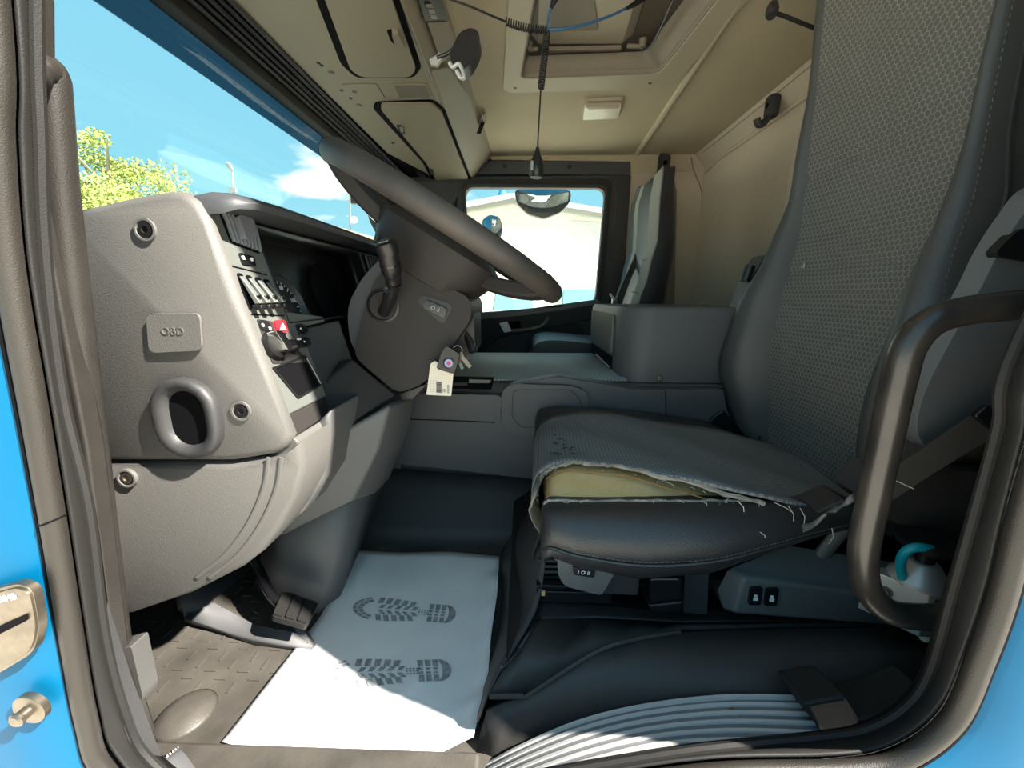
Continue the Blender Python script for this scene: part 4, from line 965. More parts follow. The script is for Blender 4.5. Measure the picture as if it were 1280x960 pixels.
for s in (1, -1):
    rows = []
    for z in zs:
        w, W, b, x = lerp(Wf, z), lerp(Wo, z), lerp(Bt, z), xs_(z)
        pr = [(w-0.004, 0.004), (w+(W-w)*.18, -b*.55-0.004), (w+(W-w)*.42, -b*.95-0.006), (w+(W-w)*.66, -b-0.004), (w+(W-w)*.88, -b*.75+0.006), (W, -b*.2+0.022), (W+0.004, 0.055), (W*0.97, 0.10), (W*0.85, 0.135), (0.02, 0.14)]
        rows.append([V((x+dx, lerp(Ct, z)+s*y, z)) for y, dx in pr])
    o = MB().grid(rows).build('backrest_bolster', LEATHER2 if s < 0 else LEATHER2, ds, sharp=0)
    # piping and stitching along the outer corner of the bolster
    m = MB(); m.tube([r[5]+V((-0.002, s*0.002, 0)) for r in rows], 0.0035, 6); m.build('piping', LEATHER, o)
    if s < 0:
        mm = MB()
        for k in range(1, 29):
            for t in (0.1, 0.35, 0.6, 0.85):
                a = rows[k-1][4].lerp(rows[k][4], t) if k < 29 else rows[k][4]; b_ = rows[k-1][4].lerp(rows[k][4], t+0.12)
                mm.tube([a+V((-0.0015, -0.001, 0)), b_+V((-0.0015, -0.001, 0))], 0.0006, 4)
        q = mm.build('stitching', STITCH, o); q['kind'] = 'stuff'
# small tuft and stains on the fabric
m = MB(); p = Px(1005, 335, 0.650); m.tube([p, p+V((-.004, -.004, .006)), p+V((-.003, -.002, .012))], 0.0009, 5); m.tube([p+V((-.004, .004, .0)), p+V((-.004, -.006, .007))], 0.0009, 5); m.build('loose_thread', THREAD, ds)

# cushion
_n0 = set(bpy.data.objects)
TOP = [(.070, -.462), (.058, -.42), (.058, -.368), (.075, -.332), (.11, -.314), (.18, -.307), (.28, -.312), (.40, -.330), (.52, -.350), (.62, -.372), (.70, -.385)]
def ynear(x): return lerp([(.058, .705), (.11, .702), (.19, .682), (.30, .642), (.40, .606), (.5, .600), (.7, .62)], x)
rows = []
path = spline([V((x, 0, z)) for x, z in TOP], 4)
for p in path:
    ya, yb = ynear(p.x), 0.985
    rows.append([V((p.x+0.006*math.sin(8*(ya+(yb-ya)*i/14)), ya+(yb-ya)*i/14, p.z+0.012*((2*(ya+(yb-ya)*i/14-0.80)/0.4)**2-0.4)+0.003*math.sin(20*p.x+7*i))) for i in range(15)])
cf = MB().grid(rows).build('cushion_fabric', FABRIC2, ds, solid=0.006, sharp=0)
prof = [(.10, -.462), (.082, -.44), (.074, -.40), (.080, -.365), (.105, -.344), (.2, -.338), (.34, -.346), (.40, -.360), (.42, -.38), (.40, -.42), (.25, -.44)]
pr = spline([V((x, 0, z)) for x, z in prof], 3)
m = MB(); m.loft([[V((p.x+(0.012 if k == 0 else 0), y, p.z+(dzf if p.z > -.40 else 0)*max(0, 1-max(0, p.x-.1)*1.6)+0.0015*math.sin(30*p.x+40*y))) for p in pr] for k, (y, dzf) in enumerate(((0.588, -.022), (0.600, -.014), (.62, -.006), (0.65, .006), (0.68, .015), (.70, .018), (0.76, .018), (0.80, .018)))]); m.build('foam_core', FOAM, ds, sharp=60)
# brown lining line where glue shows round the foam
m = MB(); m.tube([V((x, ynear(x)-0.010, lerp([(.07, -.342), (.11, -.320), (.2, -.318), (.4, -.343)], x))) for x in [.075+.02*k for k in range(15)]], 0.0016, 5); m.build('foam_crack', mat('foam_glue', (0.33, 0.17, 0.06), 0.9), ds)
def superring(x, yc, zc, ry, rz, n=24, e=0.75, lean=0.0):
    out = []
    for k in range(n):
        a = 2*PI*k/n; c_, s_ = math.cos(a), math.sin(a)
        dy = ry*math.copysign(abs(c_)**e, c_); dz_ = rz*math.copysign(abs(s_)**e, s_)
        out.append(V((x, yc+dy+lean*dz_, zc+dz_)))
    return out
st_ = [(.062, .612, -.398, .020, .030), (.066, .610, -.398, .036, .048), (.078, .608, -.387, .046, .044), (.12, .605, -.392, .054, .050), (.22, .603, -.399, .058, .060), (.33, .603, -.392, .056, .055), (.42, .604, -.374, .050, .037), (.50, .606, -.358, .044, .022), (.57, .612, -.352, .036, .015), (.62, .62, -.35, .02, .010)]
m = MB(); m.loft([superring(*s_, lean=0.16, e=.85) for s_ in st_], uv=True); nb = m.build('cushion_bolster', LEATHER, ds, sharp=0)
seam = [V((x, y-ry*0.985-rz*0.05, z-rz*0.22)) for x, y, z, ry, rz in st_[1:-1]]
m = MB(); m.tube(spline(seam, 5), 0.0028, 6); m.build('seam', LEATHER, nb)
mm = MB(); sp_ = spline([p+V((0, -0.002, 0.007)) for p in seam[1:]], 26)
for a, b in zip(sp_[::2], sp_[1::2]): mm.tube([a, b], 0.0006, 4)
q = mm.build('stitching', STITCH, nb); q['kind'] = 'stuff'
# torn upper lip of the bolster with white thread
lip_ = spline([V((x, y+ry*0.15, z+rz*1.0)) for x, y, z, ry, rz in st_[1:7]], 8)
m = MB(); m.tube([p+V((0, random.uniform(-.001, .001), random.uniform(-.0015, .0015))) for p in lip_], 0.0024, 6); m.build('torn_lip', FRAY, nb)
st2 = [(.062, 1.03, -.37, .02, .04), (.072, 1.028, -.365, .045, .06), (.12, 1.026, -.362, .055, .068), (.25, 1.026, -.364, .056, .066), (.4, 1.026, -.372, .055, .060), (.52, 1.02, -.38, .05, .05), (.6, 1.0, -.39, .04, .03)]
MB().loft([superring(*s_) for s_ in st2]).build('cushion_bolster', LEATHER, ds, sharp=0)
# frayed fabric edge, ragged flap at the front corner, threads
edge = [V((p.x, ynear(p.x), p.z)) for p in path if p.x < .45]
m = MB(); rr = []
pts = []
for i, p in enumerate(spline(edge, 3)):
    pts.append(p+V((random.uniform(-.002, .002), random.uniform(-.004, .001), random.uniform(-.001, .002)))); rr.append(random.uniform(.0025, .005))
m.tube(pts, rr, 6); m.build('frayed_edge', FRAY, cf)
fl_rows = []
for i in range(10):
    t = i/9; z = -.335-.105*t
    fl_rows.append([V((.062-.010*math.sin(t*5)-.004*k+random.uniform(-.002, .002), .708-.045*k*(1-0.5*t)+random.uniform(-.006, .006), z+random.uniform(-.003, .003)-0.004*k)) for k in range(3)])
MB().grid(fl_rows).build('torn_flap', FRAY, cf, solid=0.002, sharp=0)
mm = MB()
for k in range(34):
    x = random.uniform(.08, .43); p = V((x, ynear(x), lerp([(.075, -.335), (.11, -.322), (.2, -.316), (.42, -.334)], x)))
    if k % 2: p = V((x, .606, lerp([(.07, -.35), (.12, -.337), (.3, -.335), (.45, -.34)], x)))
    d = V((random.uniform(-1, 1), random.uniform(-1, .1), random.uniform(-.6, .4)))*.009
    mm.tube([p, p+d*0.5+V((0, 0, .002)), p+d], 0.0006, 4)
DXC = V((.03, 0, 0))
for (px, py, ex, ey) in ((922, 626, 930, 640), (985, 632, 992, 652), (1000, 635, 1005, 655), (950, 665, 956, 672), (1040, 660, 1036, 680), (968, 628, 990, 640)):
    a, b = P(px, py, .556)+DXC, P(ex, ey, .553)+DXC; mm.tube([a, a.lerp(b, .5)+V((.003, -.002, 0)), b], 0.0006, 4)
q = mm.build('loose_threads', THREAD, cf); q['kind'] = 'stuff'
for o in set(bpy.data.objects)-_n0:
    if o.type == 'MESH': o.data.transform(Matrix.Translation((-.03, 0, 0)))
# small worn specks on the fabric
mm = MB()
for k in range(26):
    px, py = random.uniform(688, 745), random.uniform(540, 566); d = ray(px, py); z = -.306; p = d*(z/d.z); mm.box(p+V((0, 0, -.004)), (random.uniform(.004, .012), random.uniform(.002, .004), .0015), Matrix.Rotation(random.uniform(-.5, .5), 3, 'Z'))
q = mm.build('worn_specks', DARK, cf); q['kind'] = 'stuff'
# rear corner: ragged cloth where the bolster ends
fr_ = []
for i in range(8):
    t = i/7; a = P(1001+68*t, 656-42*t, .53+.02*t); b = P(1006+64*t, 664-40*t+4*math.sin(9*t), .525+.02*t); c = P(1006+66*t, 660-38*t, .56)
    fr_.append([a.lerp(c, .45)+V((0, random.uniform(-.004, .004), random.uniform(-.003, .003))), b+V((0, random.uniform(-.006, .004), random.uniform(-.004, .004))), c])
MB().grid(fr_).build('torn_cloth', FRAY, ds, solid=0.002, sharp=0)
m = MB(); m.prism(PY(.58, (1000, 650), (1060, 625), (1080, 635), (1060, 660), (1020, 668)), (0, .06, 0)); m.build('rear_bolster_end', LEATHER, ds, bevel=0.008)
# under-structure
m = MB(); m.bbox((.10, .645, -.50), (.60, 1.03, -.455)); m.build('seat_pan', BLACK, ds, bevel=0.008)
def sprism(poly, y0, dy, name, m_, r=0.0, bev=0.004, par=None):
    q = PY(y0, *poly)
    if r: q = rounded(q, r, 4)
    return MB().prism(q, (0, dy, 0)).build(name, m_, par or ds, bevel=bev)
SWY = .565
hb = sprism([(697, 696), (772, 705), (768, 718), (752, 745), (706, 733), (698, 720)], SWY, .05, 'switch_housing', GREY2, r=.008, bev=.004)
SWF = Frame((0, SWY-0.0005, 0), (0, -1, 0))
rk2 = SWF.plate([(715, 707), (744, 711), (742, 721), (717, 717)], -.001, .003, r=.002).build('tilt_switch', GLOSS, hb, bevel=.001)
text('switch_marking', 'I O II', .0095, SWF.at(729.5, 714.3, .0033), (1, 0, -.10), (0, 0, 1), WHITE, rk2)
sprism([(757, 716), (800, 718), (797, 744), (755, 742)], SWY+.02, .05, 'lever_box', PEDM, r=.004)
m = MB(); m.loft([PY(.555, (812, 722), (852, 722), (855, 752), (810, 757)), PY(.60, (812, 716), (850, 716), (852, 745), (812, 745))]); m.build('height_lever', GLOSS, ds, bevel=.006)
sprism([(810, 757), (855, 752), (852, 766), (816, 766)], .558, .04, 'lever_foot', BLACK)
sprism([(856, 718), (886, 716), (884, 768), (854, 766)], SWY+.02, .05, 'lever_box', PEDM, r=.004)
for k in range(5):
    z = -.475-.013*k
    m = MB(); m.tube([V((.03, .635+.002*k, z)), V((.60, .635+.002*k, z))], .0055, 8); m.build('bellows_fold', BLACK, ds)
m = MB(); m.bbox((.04, .645, -.54), (.58, 1.0, -.47)); m.build('bellows_core', VOID, ds)
m = MB(); m.bbox((.025, .60, -.535), (.16, .615, -.512)); m.bbox((.025, .60, -.508), (.08, .615, -.500)); m.build('slide_rail', BLACK, ds, bevel=.002)
m = MB(); m.box(P(679, 741, .586), (.006, .004, .009)); m.build('rail_clip', mat('copper_clip', (.5, .28, .16), .5), ds)
m = MB(); m.tube(spline([P(685, 650, .62), P(668, 690, .66), P(672, 720, .66), P(684, 730, .64)], 5), .0045, 8); m.build('slide_lever', BLACK, ds)
# side cover with the two heater switches
YV = .555
c1 = PY(YV, (930, 722), (1125, 750), (1128, 784), (917, 767))
c2 = [P(897, 738, .60), P(997, 677, .70), P(1130, 700, .70), P(1128, 784, .66), P(905, 760, .63)]
m = MB()
m.bm.verts.ensure_lookup_table()
vb = [m.bm.verts.new(p) for p in c1]; tp_ = [P(930, 722, YV), P(910, 712, .585), P(985, 682, .605), P(1130, 705, .60)]
lv_ = [P(897, 738, .585), P(905, 762, .585)]
V1 = [m.bm.verts.new(p) for p in tp_[1:]]; V2 = [m.bm.verts.new(p) for p in lv_]
bb = [m.bm.verts.new(p+V((0, .16, 0))) for p in (c1[2], c1[3])]
m.face(vb); m.face([vb[0], V1[0], V1[1], V1[2], vb[1]]); m.face([vb[0], vb[3], V2[1], V2[0], V1[0]]); m.face([vb[1], V1[2], bb[0], vb[2]]); m.face([vb[2], bb[0], bb[1], V2[1], vb[3]])
sv = m.build('side_cover', GREY2, ds, bevel=.006)
m = MB(); m.tube(spline([P(1012, 716, .60), P(1030, 690, .60), P(1048, 668, .595), P(1072, 640, .59)], 4), [.012]*4+[.013]*9, 10, flat=((0, 1, 0), .6)); m.build('cover_brace', GREY2, sv, sharp=0)
VF = Frame((0, YV-.0005, 0), (0, -1, 0))
for k, px in enumerate((943, 963)):
    b_ = VF.plate([(px-6, 733+k*1.5), (px+9, 732+k*1.5), (px+6, 754+k), (px-9, 754+k)], -.001, .0045, r=.003).build('heater_switch', GLOSS, sv, bevel=.0012)
    mm = MB(); mm = VF.rect(px-.5, 746+k, .0075, .006, .0045, .0052, .001, mb=mm); VF.rect(px-.5, 742+k, .005, .004, .0045, .0052, .0015, mb=mm); mm.build('seat_symbol', WHITE, b_)
VF.plate([(977, 736), (993, 736), (989, 756), (974, 756)], 0, .001, r=.003).build('blank_cover', GREY2, sv)
# reclining hinge shell behind the backrest, grey
q = spline([P(*a, .50) for a in ((1146, 532), (1156, 490), (1186, 430), (1226, 360), (1250, 312), (1282, 264), (1320, 225), (1420, 200), (1420, 560), (1300, 520), (1200, 555), (1160, 560))], 5, closed=True)
m = MB(); m.prism(q, (0, .028, 0)); m.build('backrest_shell', SHELL, ds, bevel=.012, seg=3)
q = rounded([P(*a, .495) for a in ((1245, 315), (1275, 285), (1310, 285), (1310, 330), (1250, 322))], .01, 4)
m = MB(); m.prism(q, (0, .012, 0)); m.build('shell_recess', BLACK, ds)
# dark lower rear bellows and housing
q = spline([P(*a, .535) for a in ((1110, 640), (1150, 600), (1230, 590), (1290, 610), (1280, 700), (1225, 690), (1170, 680))], 4, closed=True)
m = MB(); m.prism(q, (0, .10, 0)); m.build('suspension_cover', PEDM, ds, bevel=.01)
m = MB(); m.prism(PY(.84, (1010, 600), (1200, 560), (1200, 760), (1060, 760), (1010, 680)), (0, .02, 0)); m.build('rear_shadow_panel', VOID, ds)  # black sheet added to stand in for the shade under the seat rear
# raised far armrest
q = rounded(PY(1.13, (895, 476), (905, 440), (938, 350), (956, 318), (974, 317), (977, 332), (960, 380), (920, 470), (897, 486)), .012, 3)
ar = MB().prism(q, (0, .06, 0)).build('armrest', DARKTOP, ds, bevel=.008)
q = rounded(PY(1.126, (893, 470), (904, 432), (930, 362), (937, 366), (908, 440), (899, 476)), .006, 3)
MB().prism(q, (0, .02, 0)).build('armrest_edge', TUNNEL, ar, bevel=.004)
m = MB(); m.tube([P(931, 352, 1.12), P(938, 332, 1.12)], .013, 10); m.build('armrest_knob', BLACK, ar, sharp=50)
# belt buckle and trim between cushion and backrest
m = MB(); m.box(P(866, 537, 1.10), (.05, .02, .035), Matrix.Rotation(-.45, 3, 'Y')); bkx = m.build('belt_buckle', BLACK, ds, bevel=.003)
m = MB(); m.box(P(862, 531, 1.088), (.042, .008, .007), Matrix.Rotation(.42, 3, 'Y')); m.build('buckle_button', RED, bkx, bevel=.001)
m = MB(); m.tube(spline([P(876, 545, 1.09), P(888, 520, 1.09), P(903, 510, 1.09)], 4), .008, 8); m.build('hinge_trim', TUNNEL, ds)
m = MB(); m.prism(PY(1.06, (880, 548), (890, 522), (905, 512), (925, 540), (960, 570), (940, 575)), (0, .06, 0)); m.build('hinge_cover', BLACK, ds, bevel=.006)
m = MB(); m.tube([P(942, 566, .98), P(950, 545, .99)], .003, 6); m.tube([P(905, 548, 1.03), P(935, 556, 1.0)], .005, 6); m.build('hinge_rod', BLACK, ds)

# seat belt across the rear
sb_ = thing('seat_belt', 'brown black seat belt webbing running from the pillar to the driver seat', 'seat belt', P(1180, 570, .47))
m = MB(); pts = [P(1085, 628, .50), P(1120, 603, .475), P(1180, 562, .465), P(1240, 525, .46), P(1310, 480, .45)]
wd_ = [(P(1180, 590, .47)-P(1165, 540, .47))]*5
BELTM = mat('belt_webbing', (.050, .043, .038), .75, wave=('X', 260, .6))
m.strap(spline(pts, 5), V((.25, 0.1, 1)), .060, .004); m.build('webbing', BELTM, sb_, bevel=.0015)
m = MB(); m.strap([P(1222, 512, .462), P(1245, 530, .455), P(1275, 548, .45)], V((.4, -.05, .6)), .018, .010); m.build('belt_guide', GLOSS, sb_, bevel=.003)
m = MB(); m.tube([P(1118, 600, .452), P(1142, 611, .452)], .0007, 4); m.build('loose_thread', THREAD, sb_)

# ================================================================= SEAT BOX (wheel arch platform)
bx_ = thing('seat_pedestal', 'black moulded plastic pedestal carrying the driver seat above the sill', 'pedestal', (.3, .7, -.6))
K = []
K.append([P(*a, .437) for a in ((590, 968), (620, 952), (650, 935), (720, 905), (800, 885), (900, 874), (1000, 874), (1090, 876), (1180, 880))])
K.append([P(600, 918, .452), P(630, 902, .455), P(660, 886, .460), P(725, 851, .470), P(800, 831, .482), P(900, 821, .490), P(1000, 815, .490), P(1090, 815, .49), P(1180, 815, .49)])
K.append([P(608, 890, .462), P(630, 880, .464), P(655, 872, .468), P(745, 815, .490), P(800, 798, .51), P(850, 790, .53), P(1000, 785, .54), P(1090, 785, .54), P(1180, 785, .54)])
m = MB(); rows = [[p for p in k] for k in K]
m.grid(rows); m.build('lower_apron', PEDM, bx_, solid=.012, sharp=25, offset=1)
R1 = [P(612, 868, .470), P(633, 868, .475), P(654, 868, .480), P(745, 812, .505), P(800, 795, .53), P(850, 784, .555), P(1000, 779, .57), P(1100, 779, .57), P(1200, 779, .57)]
R2 = [P(628, 838, .50), P(650, 815, .525), P(675, 775, .565), P(740, 772, .580), P(800, 775, .585), P(850, 778, .585), P(1000, 777, .585), P(1100, 777, .585), P(1200, 777, .585)]
R3 = [P(632, 830, .505), P(655, 806, .535), P(681, 767, .58), P(742, 766, .60), P(800, 769, .605), P(850, 772, .605), P(1000, 772, .605), P(1100, 772, .605), P(1200, 772, .605)]
R4 = [V((p.x, p.y+.5, p.z)) for p in R3]
m = MB(); m.grid([R1, R2]); m.build('recess_panel', PEDM, bx_, solid=.006, sharp=0, offset=1)
m = MB(); m.grid([R2, [a.lerp(b, .5)+V((0, -.002, .003)) for a, b in zip(R2, R3)], R3, R4]); m.build('platform_top', PEDM, bx_, solid=.006, sharp=0, offset=1)
m = MB(); m.tube([p+V((0, 0, 0.001)) for p in spline([K[2][2]]+[K[2][2].lerp(K[2][3], .5)]+K[2][3:6]+[P(890, 784, .58)], 5)], [.005]*21+[.004]*5, 8) if False else m.tube(spline(K[2][2:6], 6), .0032, 8)
m.build('rib_edge', PEDM, bx_)
m = MB(); m.tube(spline([P(612, 870, .466), P(633, 870, .468), P(654, 870, .470)], 3), .004, 8); m.build('rib_edge', PEDM, bx_)
# front cheek of the pedestal
rows = [[P(690, 655, .64), P(676, 648, .78), P(663, 642, .92)], [P(686, 715, .60), P(650, 690, .76), P(636, 672, .92)], [P(680, 768, .578), P(640, 730, .74), P(622, 705, .91)], [P(640, 825, .505), P(622, 790, .68), P(612, 790, .90)], [P(612, 872, .462), P(606, 850, .62), P(602, 830, .90)], [P(594, 935, .445), P(596, 905, .56), P(596, 880, .90)]]
m = MB(); m.grid(rows); m.build('front_cheek', PEDM, bx_, solid=.010, subsurf=1, offset=-1)
m = MB(); m.tube(spline([P(664, 642, .915), P(640, 676, .905), P(625, 705, .90), P(622, 760, .86)], 5), .008, 8); m.build('cheek_edge', BLACK, bx_)
m = MB(); m.bbox((.02, .62, ZF), (.95, 1.0, -.545)); m.build('box_core', VOID, bx_)

# ================================================================= FLOOR PAPER
pa = thing('paper_floor_mat', 'white paper floor mat printed with two boot soles on the cab floor', 'paper mat', (-.25, .68, ZF))
ol = [(277, 927), (300, 900), (352, 832), (400, 772), (424, 730), (428, 705), (443, 688), (500, 692), (560, 690), (600, 694), (623, 697), (623, 740), (620, 775), (613, 800), (608, 862), (601, 872), (597, 915), (584, 925), (545, 945), (500, 955), (410, 950), (350, 945), (278, 929)]
TL, TR, BR, BL = (441, 688), (624, 696), (596, 918), (277, 928)
n_u, n_v = 26, 30
def edgepx(side, t):
    tab = {'L': [(0, (277, 928)), (.33, (352, 832)), (.62, (400, 772)), (.80, (425, 728)), (.9, (430, 705)), (1, (442, 688))],
           'R': [(0, (592, 921)), (.12, (599, 892)), (.2, (603, 868)), (.24, (609, 862)), (.5, (614, 795)), (.75, (622, 740)), (1, (624, 696))],
           'B': [(0, (277, 928)), (.25, (352, 944)), (.5, (425, 952)), (.72, (490, 955)), (.85, (540, 947)), (1, (592, 921))],
           'T': [(0, (442, 688)), (.3, (500, 691)), (.6, (560, 690)), (.8, (595, 693)), (1, (624, 696))]}[side]
    for (a, pa_), (b, pb) in zip(tab, tab[1:]):
        if t <= b: s = (t-a)/(b-a); return V((pa_[0]+(pb[0]-pa_[0])*s, pa_[1]+(pb[1]-pa_[1])*s, 0))
    return V((*tab[-1][1], 0))
def hgt(u, v):
    a = .0045 + .004*math.exp(-((u-.35)/.08)**2-((v-.8)/.12)**2) + .0025*math.sin(9*u+4*v)*math.sin(5*v) 
    a += .010*math.exp(-((u-.12)/.05)**2)*math.exp(-((v-.88)/.12)**2) + .003*math.exp(-(((u-.55)-(v-.2)*.9)/.03)**2) + .0025*math.exp(-(((u-.75)-(v-.5)*.7)/.025)**2)
    a += .016*max(0, (u-.90)/.1)**2*(v < .9) + .002*math.sin(40*v)*max(0, (u-.8)/.2)
    return a
def ppos(u, v, lift=0.0):
    b, t, l, r = edgepx('B', u), edgepx('T', u), edgepx('L', v), edgepx('R', v)
    c00, c10, c01, c11 = V((277, 928, 0)), V((592, 921, 0)), V((442, 688, 0)), V((624, 696, 0))
    q = b*(1-v)+t*v+l*(1-u)+r*u - (c00*(1-u)*(1-v)+c10*u*(1-v)+c01*(1-u)*v+c11*u*v)
    return Pz(q.x, q.y, ZF+hgt(u, v)+lift)
rows = [[ppos(i/n_u, j/n_v) for i in range(n_u+1)] for j in range(n_v+1)]
sheet = MB().grid(rows).build('paper_sheet', PAPER, pa, solid=.0012, sharp=0)
# printed soles: flat ink, laid on the paper; found by inverting the sheet mapping
grid_px = {}
def inv(px, py):
    best = None
    u, v = .5, .5
    for _ in range(30):
        def q_(u, v):
            b, t, l, r = edgepx('B', u), edgepx('T', u), edgepx('L', v), edgepx('R', v)
            c00, c10, c01, c11 = V((277, 928, 0)), V((592, 921, 0)), V((442, 688, 0)), V((624, 696, 0))
            return b*(1-v)+t*v+l*(1-u)+r*u - (c00*(1-u)*(1-v)+c10*u*(1-v)+c01*(1-u)*v+c11*u*v)
        c = q_(u, v); e = 1e-3; du = (q_(u+e, v)-c)/e; dv = (q_(u, v+e)-c)/e
        det = du.x*dv.y-du.y*dv.x; rx, ry = px-c.x, py-c.y
        u = max(0, min(1, u+.8*(rx*dv.y-ry*dv.x)/det)); v = max(0, min(1, v+.8*(du.x*ry-du.y*rx)/det))
    return u, v
def sole(cx_, cy_, sc__, ang, name):
    """print of a boot sole; local x runs toe (-) to heel (+), in picture-scale units on the sheet"""
    mm = MB(); ca, sa = math.cos(ang), math.sin(ang)
    def L(x, y):
        px, py = cx_+sc__*(x*ca-y*sa), cy_+sc__*.60*(x*sa+y*ca); u, v = inv(px, py); return ppos(u, v, .0030)
    def quad(pp):
        pts = [L(*p) for p in pp]; 
        vs = [mm.bm.verts.new(p) for p in pts]; mm.cap(vs)
    # toe cap arcs
    for r0, r1 in ((.90, 1.04), (.66, .84)):
        for k in range(7):
            a0, a1 = PI*.62+k*.115*PI*.95, PI*.62+(k+.86)*.115*PI*.95
            quad([(-.42+.55*r0*math.cos(a0), .40*r0*math.sin(a0)), (-.42+.55*r1*math.cos(a0), .40*r1*math.sin(a0)), (-.42+.55*r1*math.cos(a1), .40*r1*math.sin(a1)), (-.42+.55*r0*math.cos(a1), .40*r0*math.sin(a1))])
    # outer lugs
    for s in (1, -1):
        for k in range(5):
            x = -.50+k*.165; w = .11; y0, y1 = s*(.20-.012*k), s*(.42-.022*k-.02*(k == 0))
            quad([(x, y0), (x+w, y0-s*.0), (x+w+.045, y1), (x+.045, y1)])
        for k in range(5):   # chevrons
            x = -.46+k*.17; quad([(x, s*.03), (x+.09, s*.03), (x+.17, s*.16), (x+.07, s*.16)])
    # waist dots
    for k in range(4):
        for s in (.07, -.07, 0): quad([(.38+k*.06, s-.02), (.42+k*.06, s-.02), (.42+k*.06, s+.02), (.38+k*.06, s+.02)])
    # heel
    for s in (1, -1):
        for k in range(3):
            x = .60+k*.13; quad([(x, s*.12), (x+.09, s*.12), (x+.09, s*.31), (x-.01, s*.31)])
            quad([(x, s*.02), (x+.08, s*.02), (x+.08, s*.09), (x, s*.09)])
    n_ = 7
    for k in range(n_):
        a0, a1 = -PI*.42+k*PI*.84/n_, -PI*.42+(k+1)*PI*.84/n_
        quad([(.92+.10*math.cos(a0), .30*math.sin(a0)), (.92+.25*math.cos(a0), .33*math.sin(a0)), (.92+.25*math.cos(a1), .33*math.sin(a1)), (.92+.10*math.cos(a1), .30*math.sin(a1))])
    return mm.build(name, PRINT, sheet, sharp=0, recalc=True)
sole(500, 763, 60, .13, 'printed_sole'); sole(480, 840, 72, -.06, 'printed_sole')

# ================================================================= GRAB HANDLES
gr = thing('grab_rail', 'long dark grab rail on the front door pillar beside the dashboard', 'grab rail', P(105, 450, .39))
pts = [P(40, 96, .365), P(46, 88, .375), P(56, 86, .385), P(62, 94, .39), P(65, 115, .39), P(76, 240, .39), P(95, 400, .39), P(113, 540, .39), P(130, 680, .39), P(146, 800, .39), P(150, 822, .388)]
m = MB(); m.tube(spline(pts, 6), [.0108]*7+[.012]*6+[.0133]*48, 14); m.build('rail_tube', RAILM, gr, sharp=0)
q = rounded(PY(.383, (139, 815), (164, 808), (178, 870), (176, 882), (160, 884)), .004, 3); m = MB(); m.prism(q, (0, .022, 0)); m.build('rail_bracket', BRACK, gr, bevel=.004)
gh = thing('grab_bar', 'bent black tube grab handle on the rear door pillar beside the seat', 'grab handle', P(1090, 620, .42))
pts = [P(1330, 372, .41), P(1275, 381, .415), P(1210, 388, .42), P(1165, 402, .42), P(1136, 432, .42), P(1122, 480, .42), P(1108, 545, .42), P(1092, 620, .42), P(1079, 690, .42), P(1084, 735, .42), P(1110, 763, .42), P(1150, 771, .42), P(1200, 770, .41), P(1240, 768, .39)]
m = MB(); m.tube(spline(pts, 7), .0150, 16); m.build('handle_tube', mat('handle_paint', (.022, .0195, .0175), .30, grain=.15, gscale=300, col2=(.036, .030, .025), var=.15, vscale=25, spec=.6), gh, sharp=0)

# ================================================================= VALVE BLOCK AND HOSE
vb_ = thing('air_valve', 'silver aluminium valve block with cone under the rear of the seat', 'valve', P(1165, 760, .50))
e0 = P(1163, 743, .475); ex1 = P(1200, 741, .475)-e0; lft = P(1128, 717, .535)-e0
ex1 = V((ex1.length, 0, 0)); dwn = V((0, 0, -.070))
q = [e0, e0+ex1*1.4, e0+ex1*1.4+V((-.02, .06, 0)), e0+V((-.042, .052, 0))]
m = MB(); m.prism(q, dwn); bk_ = m.build('valve_body', ALUD, vb_, bevel=.0015)
cc_ = (q[0]+q[1]+q[2]+q[3])/4
m = MB(); m.lathe(cc_, (0, 0, 1), [(.034, 0), (.034, .004), (.031, .007), (.017, .030), (.014, .032), (0, .032)], 28); m.build('valve_cone', ALUD, vb_)
m = MB(); m.lathe(cc_+V((0, 0, .03)), (0, 0, 1), [(.011, 0), (.011, .022), (0, .022)], 18); m.build('valve_stem', BLACK, vb_)
m = MB(); m.lathe(cc_+V((0, 0, .05)), (0, 0, 1), [(.020, 0), (.034, .006), (.036, .016), (0, .02)], 24); m.build('valve_cap', BLACK, vb_)
nl = V((-.052, -.042, 0)).normalized(); pl_ = (q[0]+q[3])/2+V((-.006, .006, -.024))
m = MB(); m.lathe(pl_, nl, [(.0085, -.002), (.0085, .0015), (.007, .0015), (.005, -.001), (.004, .001), (0, .001)], 18); m.build('valve_screw', STEEL, vb_)
m = MB(); m.lathe(e0+V((.010, -.0, -.012)), (0, -1, 0), [(.004, -.001), (.004, .0012), (0, .0012)], 12); m.build('valve_screw', STEEL, vb_)
m = MB(); m.lathe(e0+V((.02, .01, -.072)), (0, 0, -1), [(.007, -.002), (.007, .008), (.005, .012), (0, .012)], 14); m.build('valve_outlet', CARD, vb_)
th = thing('air_hose', 'teal plastic air hose looping behind the silver valve block', 'hose', P(1130, 700, .53))
m = MB(); m.tube(spline([P(1129, 730, .50), P(1126, 703, .495), P(1133, 689, .49), P(1147, 684, .485), P(1162, 686, .485), P(1185, 690, .49)], 6), .0058, 12); m.build('hose_tube', TEAL, th, sharp=0)
wr_ = thing('wire_plug', 'small black cable plug with orange ring below the silver valve', 'plug', P(1172, 818, .50))
m = MB(); m.lathe(P(1174, 815, .49), (.2, 0, -1), [(.010, 0), (.012, .004), (.010, .02), (.006, .03), (0, .03)], 14); m.build('plug_body', BLACK, wr_)
